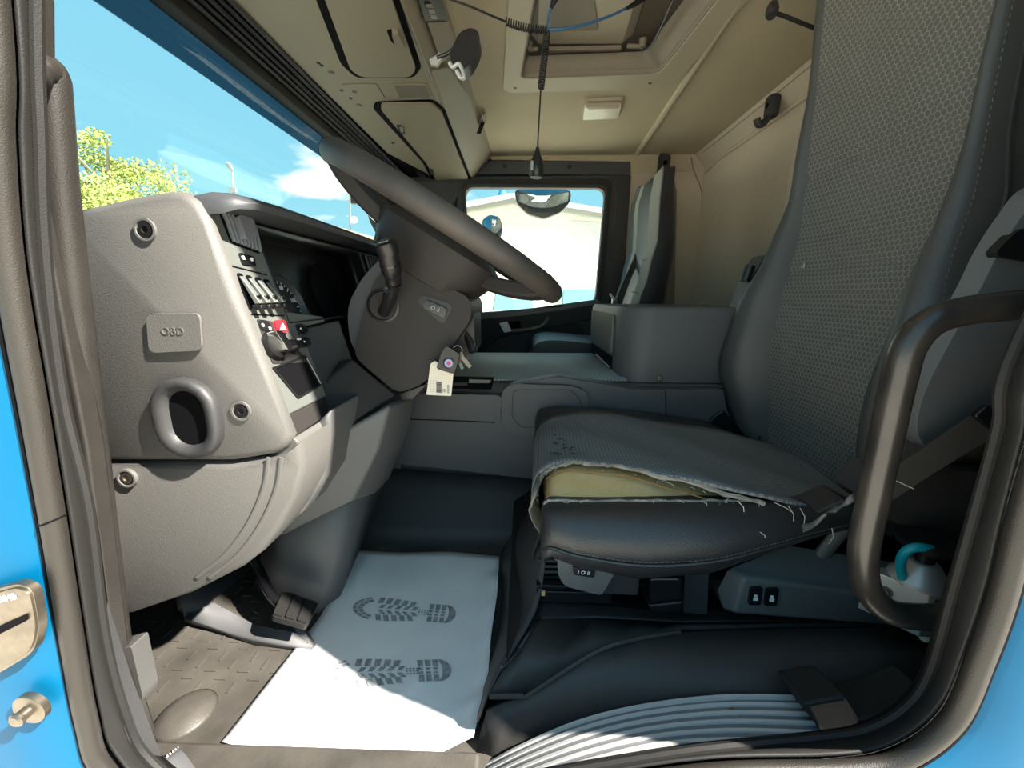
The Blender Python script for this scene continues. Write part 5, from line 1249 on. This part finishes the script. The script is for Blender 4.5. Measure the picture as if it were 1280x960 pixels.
m = MB(); m.tube([P(1174+8*math.cos(t), 814+3*math.sin(t), .488) for t in [2*PI*k/14 for k in range(14)]], .0015, 6, closed=True); m.build('plug_ring', mat('orange_ring', (.6, .12, .03), .5), wr_)

# ================================================================= OVERHEAD CONSOLE
oc = thing('overhead_console', 'long beige overhead storage console above the windscreen with hinged doors', 'console', (-.35, 1.3, .65))
def st(y):
    t = (y-1.03)/1.32
    rl = V((-.287-.016*t, y, .641)); rt = V((-.216+.040*t, y, .757))
    ll = V((lerp([(1.0, -.672), (1.4, -.652), (1.95, -.645), (2.36, -.53)], y), y, .648)); lt = V((ll.x-.05, y, .757))
    return rl, ll, lt, rt
m = MB()
m.loft([[rl, ll, lt, rt] for rl, ll, lt, rt in [st(y) for y in (.42, .8, 1.2, 1.6, 2.0, 2.30, 2.36)]])
m.build('console_body', CONS, oc, bevel=.006, seg=3)
CO = Frame.of(st(1.03)[0], st(2.3)[0], st(1.3)[1]); CO.o = CO.o + CO.n*.0005
def doorset(groove, panel, name):
    CO.plate(groove, -.001, .0008, r=.02).build('door_groove', VOID, oc)
    return CO.plate(panel, -.002, .008, r=.018).build(name, CONS, oc, bevel=.003)
d1 = doorset([(372, -60), (426, 80), (445, 97), (517, 97), (527, 84), (480, -60)], [(386, -60), (438, 84), (452, 93), (512, 93), (520, 83), (470, -60)], 'compartment_door')
d2 = doorset([(469, 127), (542, 124), (556, 136), (589, 224), (541, 227), (528, 203), (466, 135)], [(477, 127), (540, 127), (552, 137), (585, 222), (545, 224), (533, 202), (476, 134)], 'compartment_door')
hs = CO.plate([(483, 33), (490, 31), (503, 46), (506, 54), (496, 54), (488, 46)], .006, .009, r=.006).build('handle_slot', VOID, d1)
CO.plate([(489, 30), (497, 30), (506, 48), (503, 53), (495, 50)], .008, .022, r=.005).build('door_handle', CONSD, d1, bevel=.002)
CO.plate([(482, -10), (489, -10), (500, 26), (494, 30)], .006, .013, r=.004).build('hinge_cover', CONSD, d1, bevel=.002)
CO.plate([(495, 153), (501, 153), (506, 164), (501, 165)], .007, .009, r=.004).build('door_latch', BLACK, d2)
CO.plate([(499, 155), (504, 156), (505, 161), (501, 161)], .008, .013, r=.003).build('latch_tab', CONSD, d2)
CO.plate([(536, 209), (541, 209), (543, 216), (538, 216)], .007, .009, r=.003).build('door_latch', BLACK, d2)
sg = CO.plate([(490, 104), (533, 104), (541, 122), (497, 122)], -.001, .002, r=.008).build('speaker_surround', CONS, oc, bevel=.001)
CO.plate([(493, 106), (532, 106), (538, 120.5), (499, 121)], .001, .0028, r=.006).build('speaker_grille', SPEAKER, sg)
bp_ = CO.plate([(427, 105), (470, 104), (481, 122), (440, 122)], -.001, .0018, r=.006).build('blank_panel', CONS, oc, bevel=.0008)
CO.disc(443, 114, [(.008, 0), (.007, .003), (0, .0025)], 12).build('panel_plug', BLACK, bp_)
for px, py in ((398, 79), (402, 82), (427, 113), (438, 123), (491, 179)):
    CO.disc(px, py, [(.006, -.002), (.006, .001), (.002, .002), (0, 0)], 10).build('screw', BLACK, oc)
for px, py in ((414, 91), (449, 132)): CO.disc(px, py, [(.010, -.002), (.010, .002), (.006, .004), (0, .003)], 12).build('plug', CONSD, oc)
CO.plate([(519, 213), (525, 213), (533, 220), (524, 221)], .001, .004, r=.004).build('end_clip', BLACK, oc)
m = MB()
CSf = Frame.of(st(1.0)[0], st(2.35)[0], st(2.35)[3], toward=(2, 1, .5)); CSf.o = CSf.o+CSf.n*.002
# rail along lower right edge and lit lower lip
m = MB(); m.tube([st(y)[0]+V((.006, 0, .008)) for y in (.45, 1.2, 2.34)], .006, 8); m.build('edge_rail', CONS, oc)
sd = CSf.plate([(538, 88), (560, 84), (586, 120), (612, 200), (612, 218), (590, 224)], -.003, .003, r=.01).build('side_door', CONSD, oc, bevel=.002)
CSf.plate([(595, 166), (601, 152), (605, 140), (606, 150), (600, 166)], .002, .005, r=.002).build('side_slot', VOID, sd)
CSf.plate([(600, 142), (605, 139), (606, 147), (602, 150)], .004, .012, r=.002).build('side_latch', CONS, sd, bevel=.001)
CSf.plate([(608, 203), (613, 197), (613, 207), (608, 213)], .002, .005, r=.002).build('side_vent', VOID, sd)
rd = CSf.plate([(516, -20), (546, -20), (559, 24), (530, 24)], -.004, .004, r=.004).build('tachograph_slot', BLACK, oc, bevel=.002)
for k in range(3): CSf.plate([(529+k*3, 2+k*7), (537+k*3, 2+k*7), (539+k*3, 7+k*7), (531+k*3, 7+k*7)], .004, .007, r=.001).build('slot_button', GREYMARK if k else STEEL, rd)
CSf.plate([(534, 28), (560, 27), (572, 62), (552, 78)], -.003, .001, r=.006).build('shade_recess', CONSD, oc)
# clip and black pouch
hc = thing('handset_clip', 'black clip on case hanging from the overhead console side', 'clip case', P(580, 62, 1.0))
q = rounded(PY(.98, (574, 40), (588, 34), (598, 38), (600, 50), (596, 64), (585, 84), (574, 88), (564, 82), (562, 66)), .012, 4)
m = MB(); m.prism(q, (0, .045, 0)); m.build('case_shell', BLACK, hc, bevel=.010, seg=3)
m = MB(); m.tube(spline(PY(.972, (562, 78), (566, 84), (574, 80), (580, 96), (576, 97), (571, 88)), 4), .0042, 8); m.build('clip_wire', ALUD, hc)
m = MB(); m.prism(PY(1.0, (536, 74), (546, 68), (549, 64), (552, 72), (546, 82), (538, 80)), (0, .012, 0)); m.build('clip_bracket', ALUD, hc, bevel=.002)
m = MB(); m.tube([P(546, 72, 1.0), P(558, 68, 1.0), P(566, 62, 1.0)], .004, 8); m.build('clip_arm', BLACK, hc)

# ================================================================= HANGING CABLES
yc_ = 1.08
hcab = thing('coiled_handset_cable', 'black coiled cable with hanging handset switch below the roof hatch', 'cable', P(684, 37, yc_))
def coil(a, b, r, turns, wire, name, sag=0):
    a, b = V(a), V(b); d = (b-a).normalized(); u = d.orthogonal().normalized(); w = d.cross(u); pts = []
    for i in range(turns*9+1):
        t = i/(turns*9); an = 2*PI*turns*t; pts.append(a.lerp(b, t)+(u*math.cos(an)+w*math.sin(an))*r+V((0, 0, -sag*math.sin(PI*t))))
    return MB().tube(pts, wire, 5).build(name, RUBBER, hcab, sharp=0)
m = MB(); m.tube(spline([P(560, -2, yc_-.06), P(590, 9, yc_-.04), P(615, 20, yc_-.02), P(632, 27, yc_)], 5), .0024, 7); m.build('lead_wire', BLACK, hcab)
coil(P(632, 27, yc_), P(684, 38, yc_), .0072, 17, .0017, 'coil', sag=.004); coil(P(684, 38, yc_), P(676, 112, yc_), .0072, 22, .0017, 'coil')
m = MB(); m.tube(spline([P(676, 110, yc_), P(675, 130, yc_), P(673, 165, yc_), P(672, 187, yc_)], 4), .0020, 7); m.build('drop_wire', BLACK, hcab)
a, b = P(672, 184, yc_), P(670, 222, yc_); d = (b-a)
m = MB(); m.lathe(a, d, [(.0035, 0), (.008, d.length*.22), (.0155, d.length*.45), (.0185, d.length*.62), (.0185, d.length*.92), (.015, d.length), (0, d.length)], 16); ps = m.build('switch_body', BLACK, hcab, sharp=50)
m = MB(); m.box(P(665, 207, yc_-.018), (.007, .006, .022)); m.build('switch_button', GREYMARK, ps, bevel=.0015)
bc = thing('blue_cable', 'thin blue cable strung under the roof hatch to the black coil', 'cable', P(740, 30, yc_))
m = MB(); m.tube(spline([P(684, 37, yc_), P(700, 36.5, yc_), P(730, 31, yc_+.02), P(765, 19, yc_+.05), P(785, 9, yc_+.07)], 6), .0030, 8); m.build('blue_wire', BLUECABLE, bc, sharp=0)
m = MB(); m.tube(spline([P(684, 36, yc_), P(686, 20, yc_), P(689, 5, yc_-.0), P(690, -10, yc_)], 5), .0030, 8); m.build('blue_wire', BLUECABLE, bc, sharp=0)
m = MB(); m.tube([P(782, 11, yc_+.068), P(792, 6, yc_+.075), P(805, -4, yc_+.08)], [.004, .006, .009], 8); m.build('cable_end', BLACK, bc)
m = MB(); m.tube([P(689, 10, yc_-.002), P(692, 2, yc_), P(697, -10, yc_)], [.004, .007, .012], 8); m.build('cable_end', BLACK, bc)

# ================================================================= CEILING AND WALL FITTINGS
CE = Frame((0, 0, ZC-.0005), (0, 0, -1), up=(0, 1, 0))
dl = thing('dome_lamp', 'small cream rectangular dome lamp on the ceiling near the passenger door', 'lamp', CE.at(752, 132))
b_ = CE.plate([(727, 143), (730, 123), (779, 121), (775, 142)], -.001, .010, r=.008).build('lamp_base', HATCHM, dl, bevel=.002)
CE.plate([(729, 143), (731, 127), (777, 125), (773, 141)], .008, .022, r=.008).build('lamp_lens', LENS, dl, bevel=.006)
CE.plate([(733, 126), (775, 124), (773, 127.5), (736, 129)], .010, .0225, r=.003).build('lamp_ribs', HATCHM, dl, bevel=.002)
rl_ = thing('reading_lamp', 'small dark gooseneck reading lamp above the driver seat', 'reading lamp', P(965, 12, 1.18))
m = MB(); m.tube(spline([P(971, 17, 1.18), P(985, 22, 1.18), P(1010, 32, 1.18), P(1040, 42, 1.2), V((XB, 1.25, P(1050, 46, 1.2).z))], 5), .0045, 8); m.build('gooseneck', RUBBER, rl_)
m = MB(); a = P(964, 20, 1.17); b = P(967, 3, 1.185); d = b-a; m.lathe(a, d, [(.011, 0), (.014, .006), (.0145, d.length*.5), (.011, d.length*.85), (.005, d.length), (0, d.length)], 14); m.build('lamp_head', DARK, rl_)
def hook(name, label, fr, px, py, s):
    t = thing(name, label, 'coat hook', fr.at(px, py))
    c = fr.at(px, py); u, v, n = fr.u, fr.v, fr.n
    q = rounded([c+u*x*s+v*y*s for x, y in ((-.5, -.8), (.5, -.8), (.55, .8), (-.45, 1.0))], .3*s, 4)
    m = MB(); m.loft([[p for p in q], [p+n*.5*s for p in q], [c+(p-c)*.8+n*.7*s for p in q]]); m.build('hook_body', DARK, t, bevel=.002)
    m = MB(); m.tube(spline([c-v*.5*s+n*.4*s, c-v*1.1*s+n*.8*s, c-v*1.2*s+n*1.2*s, c-v*.8*s+n*1.4*s], 4), .28*s, 8); m.build('hook_arm', DARK, t)
    m = MB(); m.lathe(c+n*.69*s+v*.1*s, n, [(.2*s, 0), (.2*s, .06*s), (0, .02*s)], 10); m.build('hook_screw', VOID, t)
BW = Frame((XB-.034, 1.5, .5), (-1, 0, 0))
hook('coat_hook', 'dark plastic coat hook on the beige rear wall behind the driver seat', BW, 970, 134, .048)
hook('coat_hook', 'dark coat hook above the passenger seat in the far corner', Frame((0, YR-.004, 0), (0, -1, 0)), 828, 208, .060)

# ================================================================= PASSENGER SEAT
ps_ = thing('passenger_seat', 'grey and black passenger seat with folded cushion beyond the engine tunnel', 'seat', (.45, 1.93, -.5))
zsP = [-.12, -.06, 0, .06, .14, .22, .30, .38, .44, .48, .50]
XFp = [(-.12, .46), (-.06, .475), (.1, .512), (.22, .538), (.4, .535), (.5, .545)]
XBp = [(-.12, .59), (0, .605), (.2, .624), (.4, .612), (.48, .595), (.5, .57)]
rows = []; rs_ = []
for z in zsP:
    xf, xb = lerp(XFp, z), lerp(XBp, z); k = 0 if z < .44 else (z-.44)/.06; yn, yf = 1.70+.02*k, 2.14-.05*k
    rows.append([V((xf+.000, yn+.008, z)), V((xf+.004, yn+.06, z)), V((xf+.012, (yn+yf)/2, z)), V((xf+.004, yf-.06, z))])
    rs_.append([V((xf+.010, yn+.060, z)), V((xf+.004, yn+.012, z)), V((xf+.006, yn+.003, z)), V((xf+.05, yn, z)), V((xb-.02, yn+.004, z)), V((xb, yn+.03, z)), V((xb, yf-.03, z)), V((xf+.03, yf, z)), V((xf-.010, yf-.035, z)), V((xf+.006, yf-.065, z))])
MB().grid(rows).build('backrest_fabric', FABRIC3, ps_, sharp=0)
m = MB(); m.loft(rs_); m.build('backrest_shell', LEATHER, ps_, sharp=60)
for z in (.16, .02):
    m = MB(); m.tube([V((lerp(XFp, z)+.001, 1.72, z-.01)), V((lerp(XFp, z)+.011, 1.92, z)), V((lerp(XFp, z)+.003, 2.07, z-.01))], .003, 6); m.build('fabric_seam', DARK, ps_)
m = MB(); m.tube([r[2]+V((-.004, 0, 0)) for r in rs_], .004, 6); m.build('piping', GREYMARK, ps_)
q = [(.05, -.33), (.04, -.27), (.045, -.222), (.08, -.196), (.16, -.192), (.30, -.205), (.42, -.225), (.42, -.33)]
m = MB(); m.prism(spline([V((x, 1.74, z)) for x, z in q], 3, closed=True), (0, .42, 0)); m.build('cushion', LEATHER2, ps_, bevel=.016, seg=3)
m = MB(); m.prism([V((.10, 1.80, ZF)), V((.50, 1.80, ZF)), V((.50, 1.80, -.33)), V((.10, 1.80, -.33))], (0, .3, 0)); m.build('seat_base', BLACK, ps_)
pb = thing('passenger_belt', 'dark seat belt hanging in front of the passenger seat backrest', 'seat belt', P(785, 350, 1.68))
m = MB(); m.strap(spline([P(806, 300, 2.1), P(793, 330, 1.95), P(780, 360, 1.85), P(768, 395, 1.80)], 4), V((1, .3, .3)), .04, .003); m.build('webbing', BELTM, pb)
m = MB(); m.box(P(768, 376, 1.78), (.022, .012, .03)); m.build('buckle_tongue', CHROME, pb, bevel=.003); m = MB(); m.tube([P(768, 375, 1.77), P(762, 367, 1.77)], .005, 8); m.build('tongue_tip', WHITE, pb)
# ================================================================= BODYWORK DETAILS AT THE DOOR OPENING
YB = 0.283
LAMPM = mat('galvanised_grey', (0.20, 0.20, 0.20), 0.6)
sk1 = thing('door_striker', 'worn steel striker plate with slot on the blue door frame', 'striker plate', P(20, 780, YB))
q = rounded(PY(YB-.004, (-40, 748), (25, 730), (42, 738), (50, 780), (44, 812), (-40, 862)), [.0, .008, .012, .012, .012, 0], 4)
c0 = sum(q, V())/len(q)
m = MB(); m.prism([c0+(p-c0)*1.05 for p in q], (0, .006, 0), (0, -.001, 0)); m.build('plate_rim', STEEL, sk1, bevel=.001)
m = MB(); m.prism([c0+(p-c0)*.95 for p in q], (0, .004, 0), (0, -.0025, 0)); m.build('striker_face', STEEL, sk1, bevel=.001)
m = MB(); m.prism(rounded(PY(YB-.007, (-40, 800), (34, 767), (35, 775), (-40, 812)), .002, 3), (0, -.0008, 0)); m.build('striker_slot', VOID, sk1)
text('stamped_number', '5840', .009, P(9, 748, YB-.0072), (1, 0, .25), (0, 0, 1), WHITE, sk1)
bp2 = thing('door_bumper_pin', 'round steel pin plate on the blue door frame below the striker', 'pin plate', P(38, 886, YB))
m = MB(); cpt = P(38, 886, YB-.002)
m.lathe(cpt, (0, -1, 0), [(.0155, -.004), (.0155, .0015), (.0145, .0022), (0, .0022)], 28); m.build('pin_plate', STEEL, bp2)
m = MB(); m.lathe(cpt, (0, -1, 0), [(.0055, .001), (.0055, .008), (.0068, .009), (.0068, .011), (.005, .0125), (0, .0125)], 18); m.build('pin', STEEL, bp2)

# ================================================================= OUTSIDE, SEEN THROUGH THE GLASS
def mirror(name, label, poly, y, th, arm, face_n=None):
    t = thing(name, label, 'mirror', P(*poly[0], y))
    q = rounded(PY(y, *poly), .02, 4); c = sum(q, V())/len(q)
    m = MB(); m.prism([c+(p-c)*1.06 for p in q], (0, th, 0)); b = m.build('mirror_housing', BLACK, t, bevel=.012)
    m = MB(); m.grid([[c+V((0, -.002-.004, 0))]*2])if False else None
    mm = MB(); n_ = len(q)
    tl_ = lambda p: V((0, -.30*(p.z-c.z), 0))
    cv = mm.bm.verts.new(c+V((0, -.016, 0)))
    mid = [mm.bm.verts.new(c+(p-c)*.6+V((0, -.011, 0))+tl_(c+(p-c)*.6)) for p in q]; ou = [mm.bm.verts.new(c+(p-c)*.97+V((0, -.001, 0))+tl_(c+(p-c)*.97)) for p in q]
    for i in range(n_): mm.face([ou[i-1], ou[i], mid[i], mid[i-1]]); mm.face([mid[i-1], mid[i], cv])
    mm.build('mirror_glass', MIRROR, t, sharp=0)
    m = MB(); m.tube([V(a) for a in arm], .014, 8); m.build('mirror_arm', BLACK, t)
mirror('kerb_mirror', 'half round kerb mirror hanging outside the passenger window', [(645, 240), (652, 236), (700, 235), (712, 240), (711, 252), (700, 264), (680, 272), (660, 266), (648, 254)], 2.68, .05, [P(680, 240, 2.70), P(681, 225, 2.62), P(682, 212, 2.5)])
mirror('wide_angle_mirror', 'small rounded mirror outside the passenger window behind the steering wheel', [(603, 276), (612, 269), (624, 272), (628, 285), (624, 300), (606, 300)], 2.95, .05, [P(606, 300, 2.98), P(600, 330, 2.95), P(560, 340, 2.44)])
mirror('front_mirror', 'mirror outside the windscreen reflecting a yellow brick building', [(458, 252), (470, 244), (486, 246), (488, 270), (482, 300), (474, 298), (462, 275)], 2.72, .05, [P(475, 250, 2.75), P(500, 240, 2.62), P(540, 235, 2.5)])

def wallbox(par, name, mt, pts, depth): return MB().prism(pts, (0, depth, 0)).build(name, mt, par)
ha = thing('white_hall', 'long white rendered hall with grey gable roof beyond the passenger window', 'building', (1, 17, -1.95))
yb = 17
q = [P(520, 276, yb), P(560, 268, yb), P(640, 252, yb), P(790, 276, yb), P(1000, 310, yb)]
base = [V((q[-1].x, yb, -1.95)), V((q[0].x, yb, -1.95))]
wallbox(ha, 'wall', PLASTERW, q+base, 8)
def edge(a, b, h): return [a, b, b+V((0, 0, h)), a+V((0, 0, h))]
m = MB(); a0, a1, a2, a3 = P(556, 270, yb-.3), P(640, 254, yb-.3), P(790, 279, yb-.3), P(1000, 312, yb-.3)
for a, b in ((P(520, 278, yb-.3), a0), (a0, a1), (a1, a2), (a2, a3)): m.prism(edge(a, b, .38), (0, 8.6, 0))
m.build('roof', ROOFG, ha)
bl = MB().lathe(P(628, 258, yb+1), (0, 0, 1), [(.18, 0), (.18, .5), (.12, .6), (.2, .7), (.2, .9), (0, .9)], 14).build('roof_vent', mat('blue_vent', (.05, .30, .62), .5), ha)
m = MB(); m.prism(PY(yb-.05, (712, 276), (750, 278), (746, 300), (735, 284)), (0, .06, 0)); m.build('damp_stain', mat('stain_grey', (.66, .66, .58), .9), ha)
yh = thing('yellow_house', 'low yellow house with brown roof seen over the dashboard', 'building', (-5, 16, -1.95))
q = [P(395, 290, 16), P(470, 303, 16), P(505, 303, 16), P(505, 470, 16), P(395, 470, 16)]
wallbox(yh, 'wall', PLASTERY, q, 5)
m = MB(); m.prism([P(385, 281, 15.6), P(400, 277, 15.6), P(474, 298, 15.6), P(474, 304, 15.6), P(395, 289, 15.6)], (0, 6, 0)); m.build('roof', TILE, yh)
m = MB(); m.prism(PY(15.95, (462, 306), (476, 306), (476, 330), (462, 330)), (0, .1, 0)); m.build('window', GLOSS, yh)
an = thing('aerial_mast', 'thin roof aerial mast above the yellow house', 'aerial', P(437, 290, 16.5))
m = MB(); m.tube([P(438, 292, 16.5), P(437, 243, 16.5)], .03, 6); m.build('mast', GREYMARK, an)
m = MB(); m.tube([P(433, 250, 16.5), P(446, 252, 16.5)], .02, 5); m.build('cross_bar', GREYMARK, an)
m = MB(); m.tube([P(432, 270, 16.5), P(445, 274, 16.5)], .02, 5); m.build('cross_bar', GREYMARK, an)
m = MB(); m.lathe(P(443, 276, 16.4), (.3, -1, .3), [(.02, 0), (.10, .03), (.14, .08)], 12); m.build('dish', WHITE, an)
lp = thing('street_lamp', 'thin grey street lamp post seen through the windscreen above the dashboard', 'street lamp', P(293, 250, 14))
m = MB(); a = P(292, 242, 14); m.tube([V((a.x, a.y, -1.95)), a, P(290, 212, 14)], .035, 8); m.build('post', LAMPM, lp)
m = MB(); m.tube([P(291, 213, 14), P(287, 208, 13.9), P(284, 203, 13.8)], [.04, .08, .05], 8); m.build('lamp_head', LAMPM, lp)
m = MB(); m.box(P(291.5, 238, 13.9), (.22, .12, .12)); m.build('post_bracket', LAMPM, lp)
# birch tree
tr = thing('birch_tree', 'yellow green birch tree seen through the windscreen at the dashboard corner', 'tree', P(150, 330, 14))
tc_ = P(142, 255, 14); base = V((tc_.x, 14, -1.95))
m = MB(); m.tube([base, base.lerp(tc_, .6)+V((.15, 0, 0)), tc_+V((0, 0, 1.2))], [.22, .15, .04], 8)
m.build('trunk', BARK, tr)
R_ = random.Random(7)
mb_ = MB()
for k in range(9):
    a = 2*PI*k/9; mb_.tube([tc_+V((0, 0, -1.0+.2*k)), tc_+V((math.cos(a)*1.1, math.sin(a)*1.1, -.2+.2*k)), tc_+V((math.cos(a)*1.9, math.sin(a)*1.9, .2+.17*k))], [.06, .04, .015], 5)
o = mb_.build('branches', BARK, tr); o['kind'] = 'stuff'
verts, faces = [], []
blobs = []
for k in range(70):
    while True:
        v = V((R_.uniform(-1, 1), R_.uniform(-1, 1), R_.uniform(-1, 1)))
        if v.length < 1: break
    blobs.append((tc_+V((v.x*2.1, v.y*2.0, v.z*1.9+.05)), R_.uniform(.35, .75)))
for c, r in blobs:
    for k in range(230):
        v = V((R_.gauss(0, 1), R_.gauss(0, 1), R_.gauss(0, 1))).normalized()*r*R_.random()**.4
        p = c+V((v.x, v.y, v.z*.8)); s = R_.uniform(.035, .07)
        u = V((R_.gauss(0, 1), R_.gauss(0, 1), R_.gauss(0, 1))).normalized(); w = u.orthogonal().normalized()
        i = len(verts); verts += [p-u*s, p+w*s*.6, p+u*s, p-w*s*.6]; faces.append((i, i+1, i+2, i+3))
me = bpy.data.meshes.new('foliage'); me.from_pydata(verts, [], faces); me.materials.append(LEAF)
fo_ = bpy.data.objects.new('foliage', me); C.objects.link(fo_); attach(fo_, tr); fo_['kind'] = 'stuff'
# parked vans beyond the passenger window
def van(label, px0, px1, py_top, y, paint, stripe=None):
    c = P((px0+px1)/2, py_top, y); w = (P(px1, py_top, y)-P(px0, py_top, y)).length
    t = thing('parked_van', label, 'van', V((c.x, y, -1.95)))
    x0, x1, zt, zb = c.x-w/2, c.x+w/2, c.z, -1.6
    zm = zt-.75
    m = MB(); m.loft([[V((x0, y, zb)), V((x1, y, zb)), V((x1, y, zm)), V((x0, y, zm))], [V((x0, y+.1, zb)), V((x1, y+.1, zb)), V((x1, y+.1, zm+.1)), V((x0, y+.1, zm+.1))]])
    m.loft([[V((x0, y+.1, zb)), V((x1, y+.1, zb)), V((x1, y+.1, zm)), V((x0, y+.1, zm))], [V((x0+.03, y+.55, zb)), V((x1-.03, y+.55, zb)), V((x1-.08, y+.55, zt)), V((x0+.08, y+.55, zt))], [V((x0+.03, y+3.5, zb)), V((x1-.03, y+3.5, zb)), V((x1-.08, y+3.5, zt)), V((x0+.08, y+3.5, zt))]])
    m.build('van_body', paint, t, bevel=.04)
    q = [V((x0+.10, y+.11, zm+.05)), V((x1-.10, y+.11, zm+.05)), V((x1-.16, y+.52, zt-.07)), V((x0+.16, y+.52, zt-.07))]
    m = MB(); m.prism(q, (0, -.03, .02)); m.build('windscreen', mat('van_glass', (.16, .30, .36), .2), t)
    for s in (x0+.12, x1-.12):
        m = MB(); m.lathe(V((s-.1, y+.6, -1.63)), (1, 0, 0), [(.32, 0), (.32, .2), (.2, .22), (0, .21)], 16); m.build('wheel', BLACK, t)
    for s in (x0+.18, x1-.18):
        m = MB(); m.box((s, y-.01, zm-.25), (.22, .05, .14)); m.build('headlamp', WHITE, t, bevel=.02)
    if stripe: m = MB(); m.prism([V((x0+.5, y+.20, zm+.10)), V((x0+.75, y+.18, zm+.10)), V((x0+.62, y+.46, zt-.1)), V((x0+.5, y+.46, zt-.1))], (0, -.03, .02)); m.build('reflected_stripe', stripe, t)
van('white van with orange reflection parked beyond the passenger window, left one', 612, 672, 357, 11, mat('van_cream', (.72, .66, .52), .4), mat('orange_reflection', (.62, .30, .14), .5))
van('pale green van parked beyond the passenger window beside the pillar', 700, 775, 359, 11.6, mat('van_green', (.42, .58, .52), .4))
